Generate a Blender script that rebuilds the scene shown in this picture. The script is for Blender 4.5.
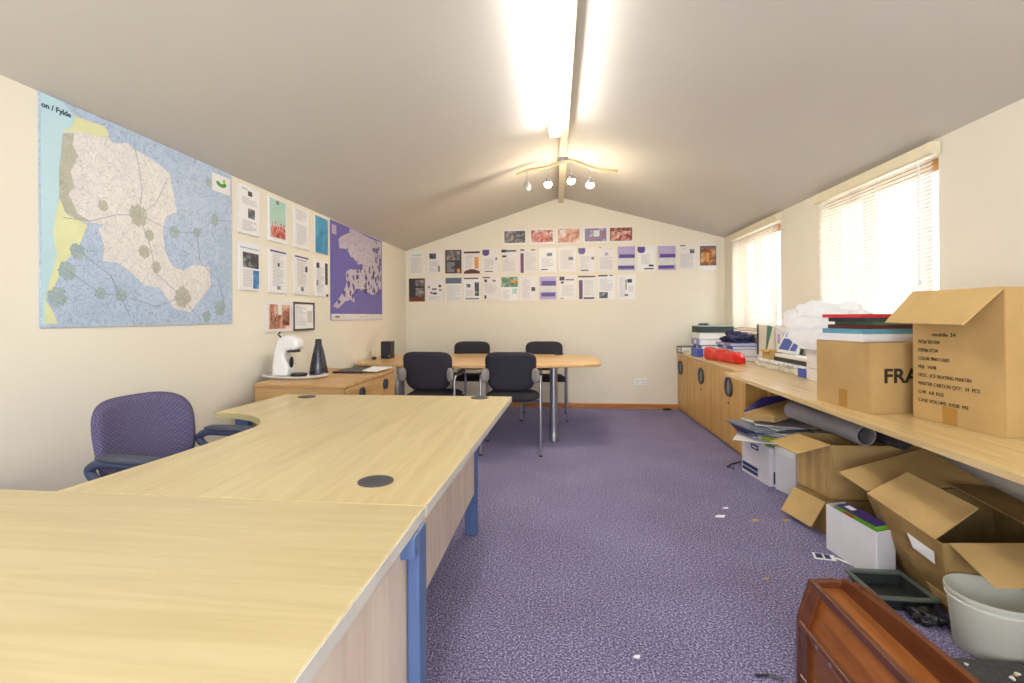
import bpy, bmesh, math, random
from mathutils import Vector, Matrix, noise

# ------------------------------------------------------------------ scene, camera, light
for o in list(bpy.data.objects):
    bpy.data.objects.remove(o)
S = bpy.context.scene
C = S.collection
random.seed(7)

YAW, ROLL, FPX, CX, CY, CAMH = 0.118, 0.0058, 497.0, 496.5, 316.8, 1.14
cam = bpy.data.cameras.new('camera')
cam.sensor_fit = 'HORIZONTAL'
cam.sensor_width = 36
cam.lens = FPX / 1024 * 36
cam.shift_x = (512 - CX) / 1024
cam.shift_y = -(341.5 - CY) / 1024
cam.clip_start = 0.05
cam_ob = bpy.data.objects.new('camera', cam)
C.objects.link(cam_ob)
r0 = Vector((math.cos(YAW), math.sin(YAW), 0))
fw = Vector((-math.sin(YAW), math.cos(YAW), 0))
up0 = Vector((0, 0, 1))
right = math.cos(ROLL) * r0 - math.sin(ROLL) * up0
up = math.sin(ROLL) * r0 + math.cos(ROLL) * up0
cam_ob.matrix_world = Matrix(((right.x, up.x, -fw.x, 0), (right.y, up.y, -fw.y, 0), (right.z, up.z, -fw.z, CAMH), (0, 0, 0, 1)))
S.camera = cam_ob

S.view_settings.view_transform = 'Standard'
S.view_settings.look = 'None'
S.view_settings.gamma = 1.0
S.view_settings.use_curve_mapping = False
S.view_settings.exposure = 0.4

W = bpy.data.worlds.new('sky')
S.world = W
W.use_nodes = True
bg = W.node_tree.nodes['Background']
bg.inputs[0].default_value = (0.86, 0.93, 1.0, 1)
SKY = 1.9
bg.inputs[1].default_value = SKY
TUBE = 18.5       # fluorescent batten emission
SPOT = 420.0       # little halogen bulbs


def area_light(name, loc, rot, sx, sy, power, col):
    l = bpy.data.lights.new(name, 'AREA')
    l.shape = 'RECTANGLE'
    l.size, l.size_y, l.energy, l.color = sx, sy, power, col
    o = bpy.data.objects.new(name, l)
    o.location = loc
    o.rotation_euler = rot
    C.objects.link(o)
    return o


# daylight outside the two side windows; last lamp is fill added behind the camera
area_light('daylight_fill', (2.5, 3.49, 1.5), (0, math.radians(90), 0), 1.4, 1.6, 30, (0.82, 0.90, 1.0))
area_light('daylight_fill', (2.5, 5.37, 1.5), (0, math.radians(90), 0), 1.4, 1.6, 30, (0.82, 0.90, 1.0))
area_light('daylight_fill', (0.05, -1.6, 1.25), (math.radians(90), 0, 0), 2.6, 1.9, 95, (0.92, 0.95, 1.0))


# ------------------------------------------------------------------ materials
def lin(c):
    def f(v):
        v /= 255.0
        return v / 12.92 if v <= 0.04045 else ((v + 0.055) / 1.055) ** 2.4
    return (f(c[0]), f(c[1]), f(c[2]), 1.0)


_M = {}


def new_mat(name):
    m = bpy.data.materials.new(name)
    m.use_nodes = True
    n = m.node_tree
    b = n.nodes['Principled BSDF']
    return m, n, b


def coords(n, scale=(1, 1, 1), kind='Object'):
    tc = n.nodes.new('ShaderNodeTexCoord')
    mp = n.nodes.new('ShaderNodeMapping')
    mp.inputs['Scale'].default_value = scale
    n.links.new(tc.outputs[kind], mp.inputs[0])
    return mp


def nz(n, vec, scale=5, detail=3, rough=0.5, dist=0.0):
    t = n.nodes.new('ShaderNodeTexNoise')
    t.inputs['Scale'].default_value = scale
    t.inputs['Detail'].default_value = detail
    t.inputs['Roughness'].default_value = rough
    t.inputs['Distortion'].default_value = dist
    n.links.new(vec.outputs[0], t.inputs[0])
    return t


def ramp(n, fac, stops):
    r = n.nodes.new('ShaderNodeValToRGB')
    e = r.color_ramp.elements
    while len(e) < len(stops):
        e.new(0.5)
    for i, (p, c) in enumerate(stops):
        e[i].position = p
        e[i].color = c if len(c) == 4 else lin(c)
    n.links.new(fac, r.inputs[0])
    return r


def bump(n, b, h, strength=0.3, dist=0.01):
    u = n.nodes.new('ShaderNodeBump')
    u.inputs['Strength'].default_value = strength
    u.inputs['Distance'].default_value = dist
    n.links.new(h, u.inputs['Height'])
    n.links.new(u.outputs[0], b.inputs['Normal'])


def mix(n, fac, a, b_):
    m = n.nodes.new('ShaderNodeMix')
    m.data_type = 'RGBA'
    if fac is None:
        m.inputs[0].default_value = 0.5
    else:
        n.links.new(fac, m.inputs[0])
    for i, v in ((6, a), (7, b_)):
        if isinstance(v, tuple):
            m.inputs[i].default_value = v
        else:
            n.links.new(v, m.inputs[i])
    return m.outputs[2]


def plain(name, c, rough=0.5, metal=0.0, vary=0.06, scale=12, spec=0.5, bmp=0.0):
    """one colour with a slight procedural mottling"""
    if name in _M:
        return _M[name]
    m, n, b = new_mat(name)
    v = coords(n)
    t = nz(n, v, scale, 3)
    L = lin(c)
    lo = tuple(max(0, x * (1 - vary)) for x in L[:3]) + (1,)
    hi = tuple(min(1, x * (1 + vary)) for x in L[:3]) + (1,)
    r = ramp(n, t.outputs[0], [(0.3, lo), (0.7, hi)])
    n.links.new(r.outputs[0], b.inputs['Base Color'])
    b.inputs['Roughness'].default_value = rough
    b.inputs['Metallic'].default_value = metal
    b.inputs['Specular IOR Level'].default_value = spec
    if bmp:
        bump(n, b, t.outputs[0], bmp, 0.004)
    _M[name] = m
    return m


def wood(name, light, dark, grain=(1.2, 22, 22), rough=0.35, spec=0.5):
    if name in _M:
        return _M[name]
    m, n, b = new_mat(name)
    v = coords(n, grain)
    t = nz(n, v, 1.6, 5, 0.6, 0.6)
    t2 = nz(n, v, 5.0, 3, 0.6, 0.2)
    a = n.nodes.new('ShaderNodeMath')
    a.operation = 'MULTIPLY_ADD'
    a.inputs[1].default_value = 0.35
    n.links.new(t2.outputs[0], a.inputs[0])
    n.links.new(t.outputs[0], a.inputs[2])
    r = ramp(n, a.outputs[0], [(0.45, dark), (0.62, tuple((p + q) / 2 for p, q in zip(light, dark))), (0.8, light)])
    n.links.new(r.outputs[0], b.inputs['Base Color'])
    b.inputs['Roughness'].default_value = rough
    b.inputs['Specular IOR Level'].default_value = spec
    _M[name] = m
    return m


def cardboard(name, c, old=False):
    if name in _M:
        return _M[name]
    m, n, b = new_mat(name)
    v = coords(n)
    t = nz(n, v, 4 if not old else 7, 5, 0.6)
    L = lin(c)
    k = 0.12 if not old else 0.3
    r = ramp(n, t.outputs[0], [(0.3, tuple(x * (1 - k) for x in L[:3]) + (1,)), (0.7, tuple(min(1, x * (1 + k * 0.6)) for x in L[:3]) + (1,))])
    n.links.new(r.outputs[0], b.inputs['Base Color'])
    b.inputs['Roughness'].default_value = 0.75
    b.inputs['Specular IOR Level'].default_value = 0.2
    w = n.nodes.new('ShaderNodeTexWave')
    w.inputs['Scale'].default_value = 40
    n.links.new(v.outputs[0], w.inputs[0])
    bump(n, b, w.outputs['Color'], 0.04, 0.002)
    _M[name] = m
    return m


def photo(name, stops, scale=9):
    """a colour print: blotches of the given colours"""
    if name in _M:
        return _M[name]
    m, n, b = new_mat(name)
    v = coords(n, (1, 1, 1))
    t = nz(n, v, scale * 1.7, 2, 0.5, 0.4)
    k = len(stops)
    r = ramp(n, t.outputs[0], [(0.28 + 0.44 * i / max(1, k - 1), s) for i, s in enumerate(stops)])
    n.links.new(r.outputs[0], b.inputs['Base Color'])
    b.inputs['Roughness'].default_value = 0.35
    _M[name] = m
    return m


def emit(name, c, s):
    m, n, b = new_mat(name)
    b.inputs['Base Color'].default_value = (0.9, 0.9, 0.88, 1)
    b.inputs['Emission Color'].default_value = c
    b.inputs['Emission Strength'].default_value = s
    return m


# setting
WALLC = (235, 229, 214)
M_wall = plain('wall_paint', WALLC, 0.8, vary=0.015, scale=2, spec=0.2)
M_ceil = plain('ceiling_paint', (216, 212, 205), 0.85, vary=0.02, scale=1.5, spec=0.15)
M_cream = plain('cream_gloss_paint', (235, 226, 195), 0.5, vary=0.03)
M_skirt = wood('orange_pine', (196, 132, 66), (160, 96, 44), (1.0, 20, 20), 0.4)
M_pine = wood('window_pine', (206, 150, 92), (180, 118, 62), (20, 1.5, 20), 0.4)


def carpet_mat():
    m, n, b = new_mat('speckled_purple_carpet')
    v = coords(n)
    t = nz(n, v, 130, 2, 0.7)
    t2 = nz(n, v, 2.2, 3, 0.5)
    r = ramp(n, t.outputs[0], [(0.33, (66, 63, 96)), (0.5, (116, 110, 148)), (0.68, (204, 199, 222))])
    r2 = ramp(n, t2.outputs[0], [(0.35, (235, 232, 232)), (0.7, (255, 255, 255))])
    mm = n.nodes.new('ShaderNodeMix')
    mm.data_type = 'RGBA'
    mm.blend_type = 'MULTIPLY'
    mm.inputs[0].default_value = 1
    n.links.new(r.outputs[0], mm.inputs[6])
    n.links.new(r2.outputs[0], mm.inputs[7])
    n.links.new(mm.outputs[2], b.inputs['Base Color'])
    b.inputs['Roughness'].default_value = 0.95
    b.inputs['Specular IOR Level'].default_value = 0.1
    b.inputs['Sheen Weight'].default_value = 0.25
    b.inputs['Sheen Tint'].default_value = (0.6, 0.55, 1, 1)
    bump(n, b, t.outputs[0], 0.5, 0.006)
    return m


M_carpet = carpet_mat()


def glass_mat():
    m = bpy.data.materials.new('window_glass')
    m.use_nodes = True
    n = m.node_tree
    n.nodes.clear()
    o = n.nodes.new('ShaderNodeOutputMaterial')
    t = n.nodes.new('ShaderNodeBsdfTransparent')
    g = n.nodes.new('ShaderNodeBsdfGlossy')
    g.inputs['Roughness'].default_value = 0.02
    mx = n.nodes.new('ShaderNodeMixShader')
    mx.inputs[0].default_value = 0.06
    n.links.new(t.outputs[0], mx.inputs[1])
    n.links.new(g.outputs[0], mx.inputs[2])
    n.links.new(mx.outputs[0], o.inputs[0])
    return m


M_glass = glass_mat()


def slat_mat(name, c, k=0.5):
    m = bpy.data.materials.new(name)
    m.use_nodes = True
    n = m.node_tree
    n.nodes.clear()
    o = n.nodes.new('ShaderNodeOutputMaterial')
    d = n.nodes.new('ShaderNodeBsdfDiffuse')
    t = n.nodes.new('ShaderNodeBsdfTranslucent')
    v = coords(n)
    z = nz(n, v, 8, 2)
    L = lin(c)
    r = ramp(n, z.outputs[0], [(0.3, tuple(x * 0.95 for x in L[:3]) + (1,)), (0.7, L)])
    n.links.new(r.outputs[0], d.inputs[0])
    n.links.new(r.outputs[0], t.inputs[0])
    mx = n.nodes.new('ShaderNodeMixShader')
    mx.inputs[0].default_value = k
    n.links.new(d.outputs[0], mx.inputs[1])
    n.links.new(t.outputs[0], mx.inputs[2])
    n.links.new(mx.outputs[0], o.inputs[0])
    return m


M_slat = slat_mat('white_blind_slats', (244, 240, 230), 0.4)
M_film = slat_mat('milky_plastic_film', (250, 251, 254), 0.55)

M_desk_x = wood('maple_laminate_cross', (207, 191, 146), (194, 175, 127), (0.9, 14, 14), 0.28)
M_desk_y = wood('maple_laminate_long', (216, 198, 150), (200, 178, 126), (14, 0.9, 14), 0.28)
M_panel = wood('pale_maple_panel', (226, 208, 186), (208, 188, 166), (10, 10, 1.0), 0.4)
M_edge = plain('grey_edge_band', (206, 202, 190), 0.4)
M_blue = plain('blue_grey_steel', (86, 108, 152), 0.4, 0.1)
M_grom = plain('dark_grey_plastic', (66, 66, 72), 0.5)
M_table = wood('beech_table', (226, 186, 132), (206, 162, 106), (1.0, 16, 16), 0.3)
M_oak = wood('oak_cabinet', (214, 170, 96), (188, 142, 72), (16, 16, 1.1), 0.4)
M_oak_top = wood('oak_top', (224, 198, 146), (206, 176, 120), (16, 1.1, 16), 0.25, 0.9)
M_side = wood('honey_oak', (206, 166, 112), (180, 136, 84), (1.1, 14, 14), 0.4)
M_side_f = wood('honey_oak_front', (206, 166, 112), (180, 136, 84), (14, 1.1, 14), 0.4)
M_black = plain('black_plastic', (26, 26, 30), 0.4)
M_fab = plain('navy_grey_fabric', (56, 55, 64), 0.9, vary=0.2, scale=150, spec=0.2)
M_fabp = plain('slate_fabric', (66, 64, 80), 0.9, vary=0.2, scale=150, spec=0.2)
M_brass = plain('pale_brass', (226, 208, 164), 0.3, 0.6, vary=0.03)
M_chrome = plain('satin_chrome', (168, 170, 180), 0.3, 0.85, vary=0.03)
M_darkmet = plain('dark_metal', (70, 70, 78), 0.4, 0.6)
M_cover = plain('grey_plastic_cover', (150, 146, 142), 0.5)
M_white = plain('white_plastic', (240, 240, 240), 0.3, vary=0.02)
M_card = cardboard('brown_cardboard', (190, 157, 104))
M_card_in = cardboard('pale_cardboard', (202, 170, 114))
M_card_old = cardboard('worn_cardboard', (160, 130, 82), True)
M_tape = plain('parcel_tape', (176, 132, 66), 0.25)
M_ink = plain('black_ink', (40, 32, 24), 0.7)
M_paper = plain('white_paper', (238, 238, 236), 0.6, vary=0.02)
M_whitebox = plain('white_card', (226, 225, 230), 0.6, vary=0.03)
M_mahog = wood('mahogany', (160, 96, 42), (116, 62, 24), (14, 1.2, 14), 0.3)
M_mahog_d = wood('mahogany_edge', (112, 60, 32), (76, 38, 20), (14, 1.2, 14), 0.3)
M_gritty = plain('grey_translucent_tub', (216, 216, 200), 0.4, vary=0.04)


def mesh_fabric():
    m, n, b = new_mat('purple_checked_fabric')
    v = coords(n, (150, 150, 150))
    c = n.nodes.new('ShaderNodeTexChecker')
    c.inputs['Scale'].default_value = 1.0
    c.inputs['Color1'].default_value = lin((80, 76, 106))
    c.inputs['Color2'].default_value = lin((112, 106, 138))
    n.links.new(v.outputs[0], c.inputs[0])
    n.links.new(c.outputs[0], b.inputs['Base Color'])
    b.inputs['Roughness'].default_value = 0.9
    b.inputs['Specular IOR Level'].default_value = 0.2
    return m


M_mesh = mesh_fabric()


# ------------------------------------------------------------------ mesh helpers
class B:
    def __init__(s):
        s.bm = bmesh.new()

    def poly(s, pts):
        vs = [s.bm.verts.new(p) for p in pts]
        return s.bm.faces.new(vs)

    def hexa(s, p):
        v = [s.bm.verts.new(q) for q in p]
        for f in ((3, 2, 1, 0), (4, 5, 6, 7), (0, 1, 5, 4), (1, 2, 6, 5), (2, 3, 7, 6), (3, 0, 4, 7)):
            s.bm.faces.new([v[i] for i in f])
        return s

    def box(s, x0, x1, y0, y1, z0, z1):
        return s.hexa([(x0, y0, z0), (x1, y0, z0), (x1, y1, z0), (x0, y1, z0), (x0, y0, z1), (x1, y0, z1), (x1, y1, z1), (x0, y1, z1)])

    def bar(s, p, q, w, h=None, upv=(0, 0, 1)):
        """square bar from p to q"""
        h = h or w
        p, q = Vector(p), Vector(q)
        d = (q - p).normalized()
        a = d.cross(Vector(upv))
        if a.length < 1e-4:
            a = d.cross(Vector((0, 1, 0)))
        a.normalize()
        b_ = a.cross(d)
        a *= w / 2
        b_ *= h / 2
        return s.hexa([p - a - b_, p + a - b_, p + a + b_, p - a + b_, q - a - b_, q + a - b_, q + a + b_, q - a + b_])

    def cyl(s, p, q, r, r2=None, seg=16, cap=True):
        r2 = r if r2 is None else r2
        p, q = Vector(p), Vector(q)
        d = (q - p).normalized()
        a = d.cross(Vector((0, 0, 1)))
        if a.length < 1e-4:
            a = Vector((1, 0, 0))
        a.normalize()
        b_ = d.cross(a)
        A, Bv = [], []
        for i in range(seg):
            t = 2 * math.pi * i / seg
            o = a * math.cos(t) + b_ * math.sin(t)
            A.append(s.bm.verts.new(p + o * r))
            Bv.append(s.bm.verts.new(q + o * r2))
        for i in range(seg):
            j = (i + 1) % seg
            s.bm.faces.new((A[i], A[j], Bv[j], Bv[i]))
        if cap:
            s.bm.faces.new(A[::-1])
            s.bm.faces.new(Bv)
        return s

    def tube(s, pts, r, seg=10):
        """round tube along a path (parallel-transport frames)"""
        pts = [Vector(p) for p in pts]
        rings = []
        d0 = (pts[1] - pts[0]).normalized()
        a = d0.cross(Vector((0, 0, 1)))
        if a.length < 1e-3:
            a = d0.cross(Vector((1, 0, 0)))
        a.normalize()
        for i, p in enumerate(pts):
            d = ((pts[min(i + 1, len(pts) - 1)] - pts[max(i - 1, 0)])).normalized()
            a = (a - d * a.dot(d)).normalized()
            b_ = d.cross(a)
            rr = r[i] if isinstance(r, (list, tuple)) else r
            rings.append([s.bm.verts.new(p + (a * math.cos(2 * math.pi * k / seg) + b_ * math.sin(2 * math.pi * k / seg)) * rr) for k in range(seg)])
        for A, Bv in zip(rings, rings[1:]):
            for k in range(seg):
                j = (k + 1) % seg
                s.bm.faces.new((A[k], A[j], Bv[j], Bv[k]))
        s.bm.faces.new(rings[0][::-1])
        s.bm.faces.new(rings[-1])
        return s

    def lathe(s, prof, c=(0, 0, 0), seg=28, sx=1, sy=1):
        c = Vector(c)
        rings = []
        for r, z in prof:
            if r < 1e-5:
                rings.append([s.bm.verts.new(c + Vector((0, 0, z)))])
            else:
                rings.append([s.bm.verts.new(c + Vector((r * sx * math.cos(2 * math.pi * k / seg), r * sy * math.sin(2 * math.pi * k / seg), z))) for k in range(seg)])
        for A, Bv in zip(rings, rings[1:]):
            for k in range(seg):
                j = (k + 1) % seg
                if len(A) == 1:
                    s.bm.faces.new((A[0], Bv[j], Bv[k]))
                elif len(Bv) == 1:
                    s.bm.faces.new((A[k], A[j], Bv[0]))
                else:
                    s.bm.faces.new((A[k], A[j], Bv[j], Bv[k]))
        return s

    def panel(s, pts, t=0.004):
        """thin board: polygon thickened along its normal"""
        P = [Vector(p) for p in pts]
        nrm = Vector((0, 0, 0))
        for i in range(len(P)):
            a, b_ = P[i], P[(i + 1) % len(P)]
            nrm += (a - P[0]).cross(b_ - P[0])
        nrm.normalize()
        lo = [s.bm.verts.new(p - nrm * t / 2) for p in P]
        hi = [s.bm.verts.new(p + nrm * t / 2) for p in P]
        s.bm.faces.new(lo[::-1])
        s.bm.faces.new(hi)
        k = len(P)
        for i in range(k):
            j = (i + 1) % k
            s.bm.faces.new((lo[i], lo[j], hi[j], hi[i]))
        return s

    def prism(s, poly, axis, a, b_):
        """poly = 2D points in the two other axes, extruded along axis from a to b"""
        def v(p, t):
            if axis == 'x':
                return (t, p[0], p[1])
            if axis == 'y':
                return (p[0], t, p[1])
            return (p[0], p[1], t)
        lo = [s.bm.verts.new(v(p, a)) for p in poly]
        hi = [s.bm.verts.new(v(p, b_)) for p in poly]
        s.bm.faces.new(lo[::-1])
        s.bm.faces.new(hi)
        k = len(poly)
        for i in range(k):
            j = (i + 1) % k
            s.bm.faces.new((lo[i], lo[j], hi[j], hi[i]))
        return s

    def cushion(s, w, h, t, M=None, n=14, ex=4.0, cv=0.0, taper=0.0, puff=0.6):
        """padded rounded panel in the local XZ plane, thickness along Y; cv bends it about Z"""
        M = M or Matrix.Identity(4)
        fr, bk = {}, {}
        for i in range(n + 1):
            for j in range(n + 1):
                a, b_ = 2 * i / n - 1, 2 * j / n - 1
                # square -> superellipse
                m = max(abs(a), abs(b_))
                if m > 1e-6:
                    k = m / ((abs(a) ** ex + abs(b_) ** ex) ** (1 / ex))
                else:
                    k = 1
                x, z = a * k, b_ * k
                e = max(0.0, 1 - (abs(x) ** ex + abs(z) ** ex)) ** 0.35
                wx = w / 2 * (1 - taper * (1 - z) / 2)
                y = -cv * x * x
                th = t / 2 * ((1 - puff) * (1 if m < 0.999 else 0.4) + puff * e)
                P = Vector((x * wx, y, z * h / 2))
                fr[i, j] = s.bm.verts.new(M @ (P + Vector((0, -th, 0))))
                bk[i, j] = s.bm.verts.new(M @ (P + Vector((0, th, 0))))
        for i in range(n):
            for j in range(n):
                s.bm.faces.new((fr[i, j], fr[i + 1, j], fr[i + 1, j + 1], fr[i, j + 1]))
                s.bm.faces.new((bk[i, j + 1], bk[i + 1, j + 1], bk[i + 1, j], bk[i, j]))
        bd = [(i, 0) for i in range(n)] + [(n, j) for j in range(n)] + [(i, n) for i in range(n, 0, -1)] + [(0, j) for j in range(n, 0, -1)]
        for p, q in zip(bd, bd[1:] + bd[:1]):
            s.bm.faces.new((fr[p], bk[p], bk[q], fr[q]))
        return s

    def blob(s, c, r, amp=0.1, freq=3.0, sub=4, seed=0, flat=None):
        r0_ = bmesh.ops.create_icosphere(s.bm, subdivisions=sub, radius=1.0)
        off = Vector((seed * 3.1, seed * 1.7, seed * 5.3))
        for v in r0_['verts']:
            d = v.co.normalized()
            k = 1 + amp * noise.fractal(d * freq + off, 1.0, 2.0, 4) * 1.6
            p = Vector((d.x * r[0] * k, d.y * r[1] * k, d.z * r[2] * k)) + Vector(c)
            if flat is not None and p.z < flat:
                p.z = flat
            v.co = p
        return s

    def done(s, name, m, parent=None, bevel=0.0, smooth=False, seg=2, world=True, weld=False):
        if weld:
            bmesh.ops.remove_doubles(s.bm, verts=s.bm.verts, dist=1e-5)
        bmesh.ops.recalc_face_normals(s.bm, faces=s.bm.faces)
        if parent is not None and world:
            s.bm.transform(FR[parent.name].inverted())
        me = bpy.data.meshes.new(name)
        s.bm.to_mesh(me)
        s.bm.free()
        me.materials.append(m)
        o = bpy.data.objects.new(name, me)
        C.objects.link(o)
        if parent is not None:
            o.parent = parent
            FR[o.name] = FR[parent.name] if world else Matrix.Identity(4)
        else:
            FR[o.name] = Matrix.Identity(4)
        if smooth:
            for p in me.polygons:
                p.use_smooth = True
            if smooth != 'all':
                me.set_sharp_from_angle(angle=math.radians(40))
        if bevel:
            md = o.modifiers.new('bevel', 'BEVEL')
            md.width = bevel
            md.segments = seg
            md.limit_method = 'ANGLE'
            md.angle_limit = math.radians(40)
        return o


FR = {}     # frame (world matrix) of each parent, so parts can be written in world or local coordinates


def thing(name, label, cat, loc=(0, 0, 0), rz=0.0, group=None):
    o = bpy.data.objects.new(name, None)
    o.empty_display_size = 0.1
    C.objects.link(o)
    o.location = loc
    o.rotation_euler = (0, 0, rz)
    FR[o.name] = Matrix.Translation(loc) @ Matrix.Rotation(rz, 4, 'Z')
    o['label'] = label
    o['category'] = cat
    if group:
        o['group'] = group
    return o


def tag(o, label, cat, group=None):
    o['label'] = label
    o['category'] = cat
    if group:
        o['group'] = group
    return o


def struct(o):
    o['kind'] = 'structure'
    return o


def dup(root, label, loc, rz):
    r = root.copy()
    C.objects.link(r)
    r.location = loc
    r.rotation_euler = (0, 0, rz)
    r['label'] = label
    for ch in root.children:
        c = ch.copy()
        C.objects.link(c)
        c.parent = r
        for g in ch.children:
            d = g.copy()
            C.objects.link(d)
            d.parent = c
    return r


def text_mesh(name, body, size, m, parent, M, depth=0.0006, align='LEFT', bold=0.0, squeeze=1.0, width=None):
    """lettering as a real thin mesh; M places the text plane (x right, y up, z out), in world coordinates"""
    cu = bpy.data.curves.new(name, 'FONT')
    cu.body = body
    cu.size = size
    cu.extrude = depth
    cu.offset = bold
    cu.align_x = align
    t = bpy.data.objects.new(name, cu)
    C.objects.link(t)
    dg = bpy.context.evaluated_depsgraph_get()
    dg.update()
    me = bpy.data.meshes.new_from_object(t.evaluated_get(dg))
    bpy.data.objects.remove(t)
    bpy.data.curves.remove(cu)
    if width:
        xs_ = [v.co.x for v in me.vertices]
        squeeze = width / (max(xs_) - min(xs_))
    me.transform(M @ Matrix.Diagonal((squeeze, 1, 1, 1)))
    if parent is not None:
        me.transform(FR[parent.name].inverted())
    me.materials.clear()
    me.materials.append(m)
    o = bpy.data.objects.new(name, me)
    C.objects.link(o)
    o.parent = parent
    return o


def plane_frame(o, x, y):
    """matrix with origin o, x axis and y axis (z out)"""
    x, y = Vector(x).normalized(), Vector(y).normalized()
    z = x.cross(y).normalized()
    y = z.cross(x)
    return Matrix(((x.x, y.x, z.x, o[0]), (x.y, y.y, z.y, o[1]), (x.z, y.z, z.z, o[2]), (0, 0, 0, 1)))


# ------------------------------------------------------------------ the room
XL, XR, YB, YE = -1.93, 2.03, -1.3, 6.28
ZL, ZR, XRG, ZRG = 2.0, 2.078, 0.075, 2.63
TH = 0.14

struct(B().box(XL - TH, XR + TH, YB - TH, YE + TH, -0.12, 0).done('floor', M_carpet))
struct(B().box(XL - TH, XL, YB - TH, YE + TH, 0, ZL + 0.02).done('wall_left', M_wall))
gab = [(XL, 0), (XR, 0), (XR, ZR + .03), (XRG, ZRG + .03), (XL, ZL + .03)]
struct(B().prism(gab, 'y', YE, YE + TH).done('wall_end', M_wall))

WZ0, WZ1 = 0.96, 2.0
WIN = [(2.905, 4.085), (4.775, 5.975)]
b = B()
ys = [YB - TH, WIN[0][0], WIN[0][1], WIN[1][0], WIN[1][1], YE + TH]
for i in (0, 2, 4):
    b.box(XR, XR + TH, ys[i], ys[i + 1], 0, ZR + .02)
for w in WIN:
    b.box(XR, XR + TH, w[0], w[1], 0, WZ0)
    b.box(XR, XR + TH, w[0], w[1], WZ1, ZR + .02)
struct(b.done('wall_right', M_wall, weld=True))

# back wall; its wide glazed opening is added to let fill light in
b = B()
b.box(XL, -1.25, YB - TH, YB, 0, 2.05)
b.box(1.35, XR, YB - TH, YB, 0, 2.05)
b.box(-1.25, 1.35, YB - TH, YB, 0, 0.3)
b.prism([(XL, 2.05), (XR, 2.05), (XR, ZR + .03), (XRG, ZRG + .03), (XL, ZL + .06)], 'y', YB - TH, YB)
struct(b.done('wall_back', M_wall))
w3 = struct(B().box(-1.25, 1.35, YB - .09, YB - .05, 0.3, 0.36).box(-1.25, 1.35, YB - .09, YB - .05, 1.99, 2.05)
            .box(-1.25, -1.19, YB - .09, YB - .05, .36, 1.99).box(1.29, 1.35, YB - .09, YB - .05, .36, 1.99)
            .box(.02, .08, YB - .09, YB - .05, .36, 1.99).done('window_3', M_white))
B().box(-1.19, .02, YB - .075, YB - .07, .36, 1.99).done('glass_pane', M_glass, w3)
B().box(.08, 1.29, YB - .075, YB - .07, .36, 1.99).done('glass_pane', M_glass, w3)

# ceiling: two slopes meeting at the ridge
b = B()
Y0, Y1 = YB - TH, YE + TH
sl = (ZRG - ZL) / (XRG - XL)
sr = (ZRG - ZR) / (XR - XRG)
b.prism([(XL - TH, ZL - sl * TH), (XRG, ZRG), (XR + TH, ZR - sr * TH), (XR + TH, ZR + .12), (XRG, ZRG + .15), (XL - TH, ZL + .12)], 'y', Y0, Y1)
struct(b.done('ceiling', M_ceil))
# ridge beam
struct(B().box(.045, .108, YB, YE, 2.56, 2.625).done('trim_1', M_cream, bevel=.004))

# skirting boards
struct(B().prism([(YE, 0), (YE - .016, 0), (YE - .016, .048), (YE - .008, .06), (YE, .06)], 'x', XL, XR).done('baseboard_end', M_skirt))
struct(B().prism([(XL, 0), (XL + .016, 0), (XL + .016, .048), (XL + .008, .06), (XL, .06)], 'y', YB, YE - .017).done('baseboard_left', M_skirt))
struct(B().prism([(XR, 0), (XR - .016, 0), (XR - .016, .048), (XR - .008, .06), (XR, .06)], 'y', YB, YE - .017).done('baseboard_right', M_skirt))

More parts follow.
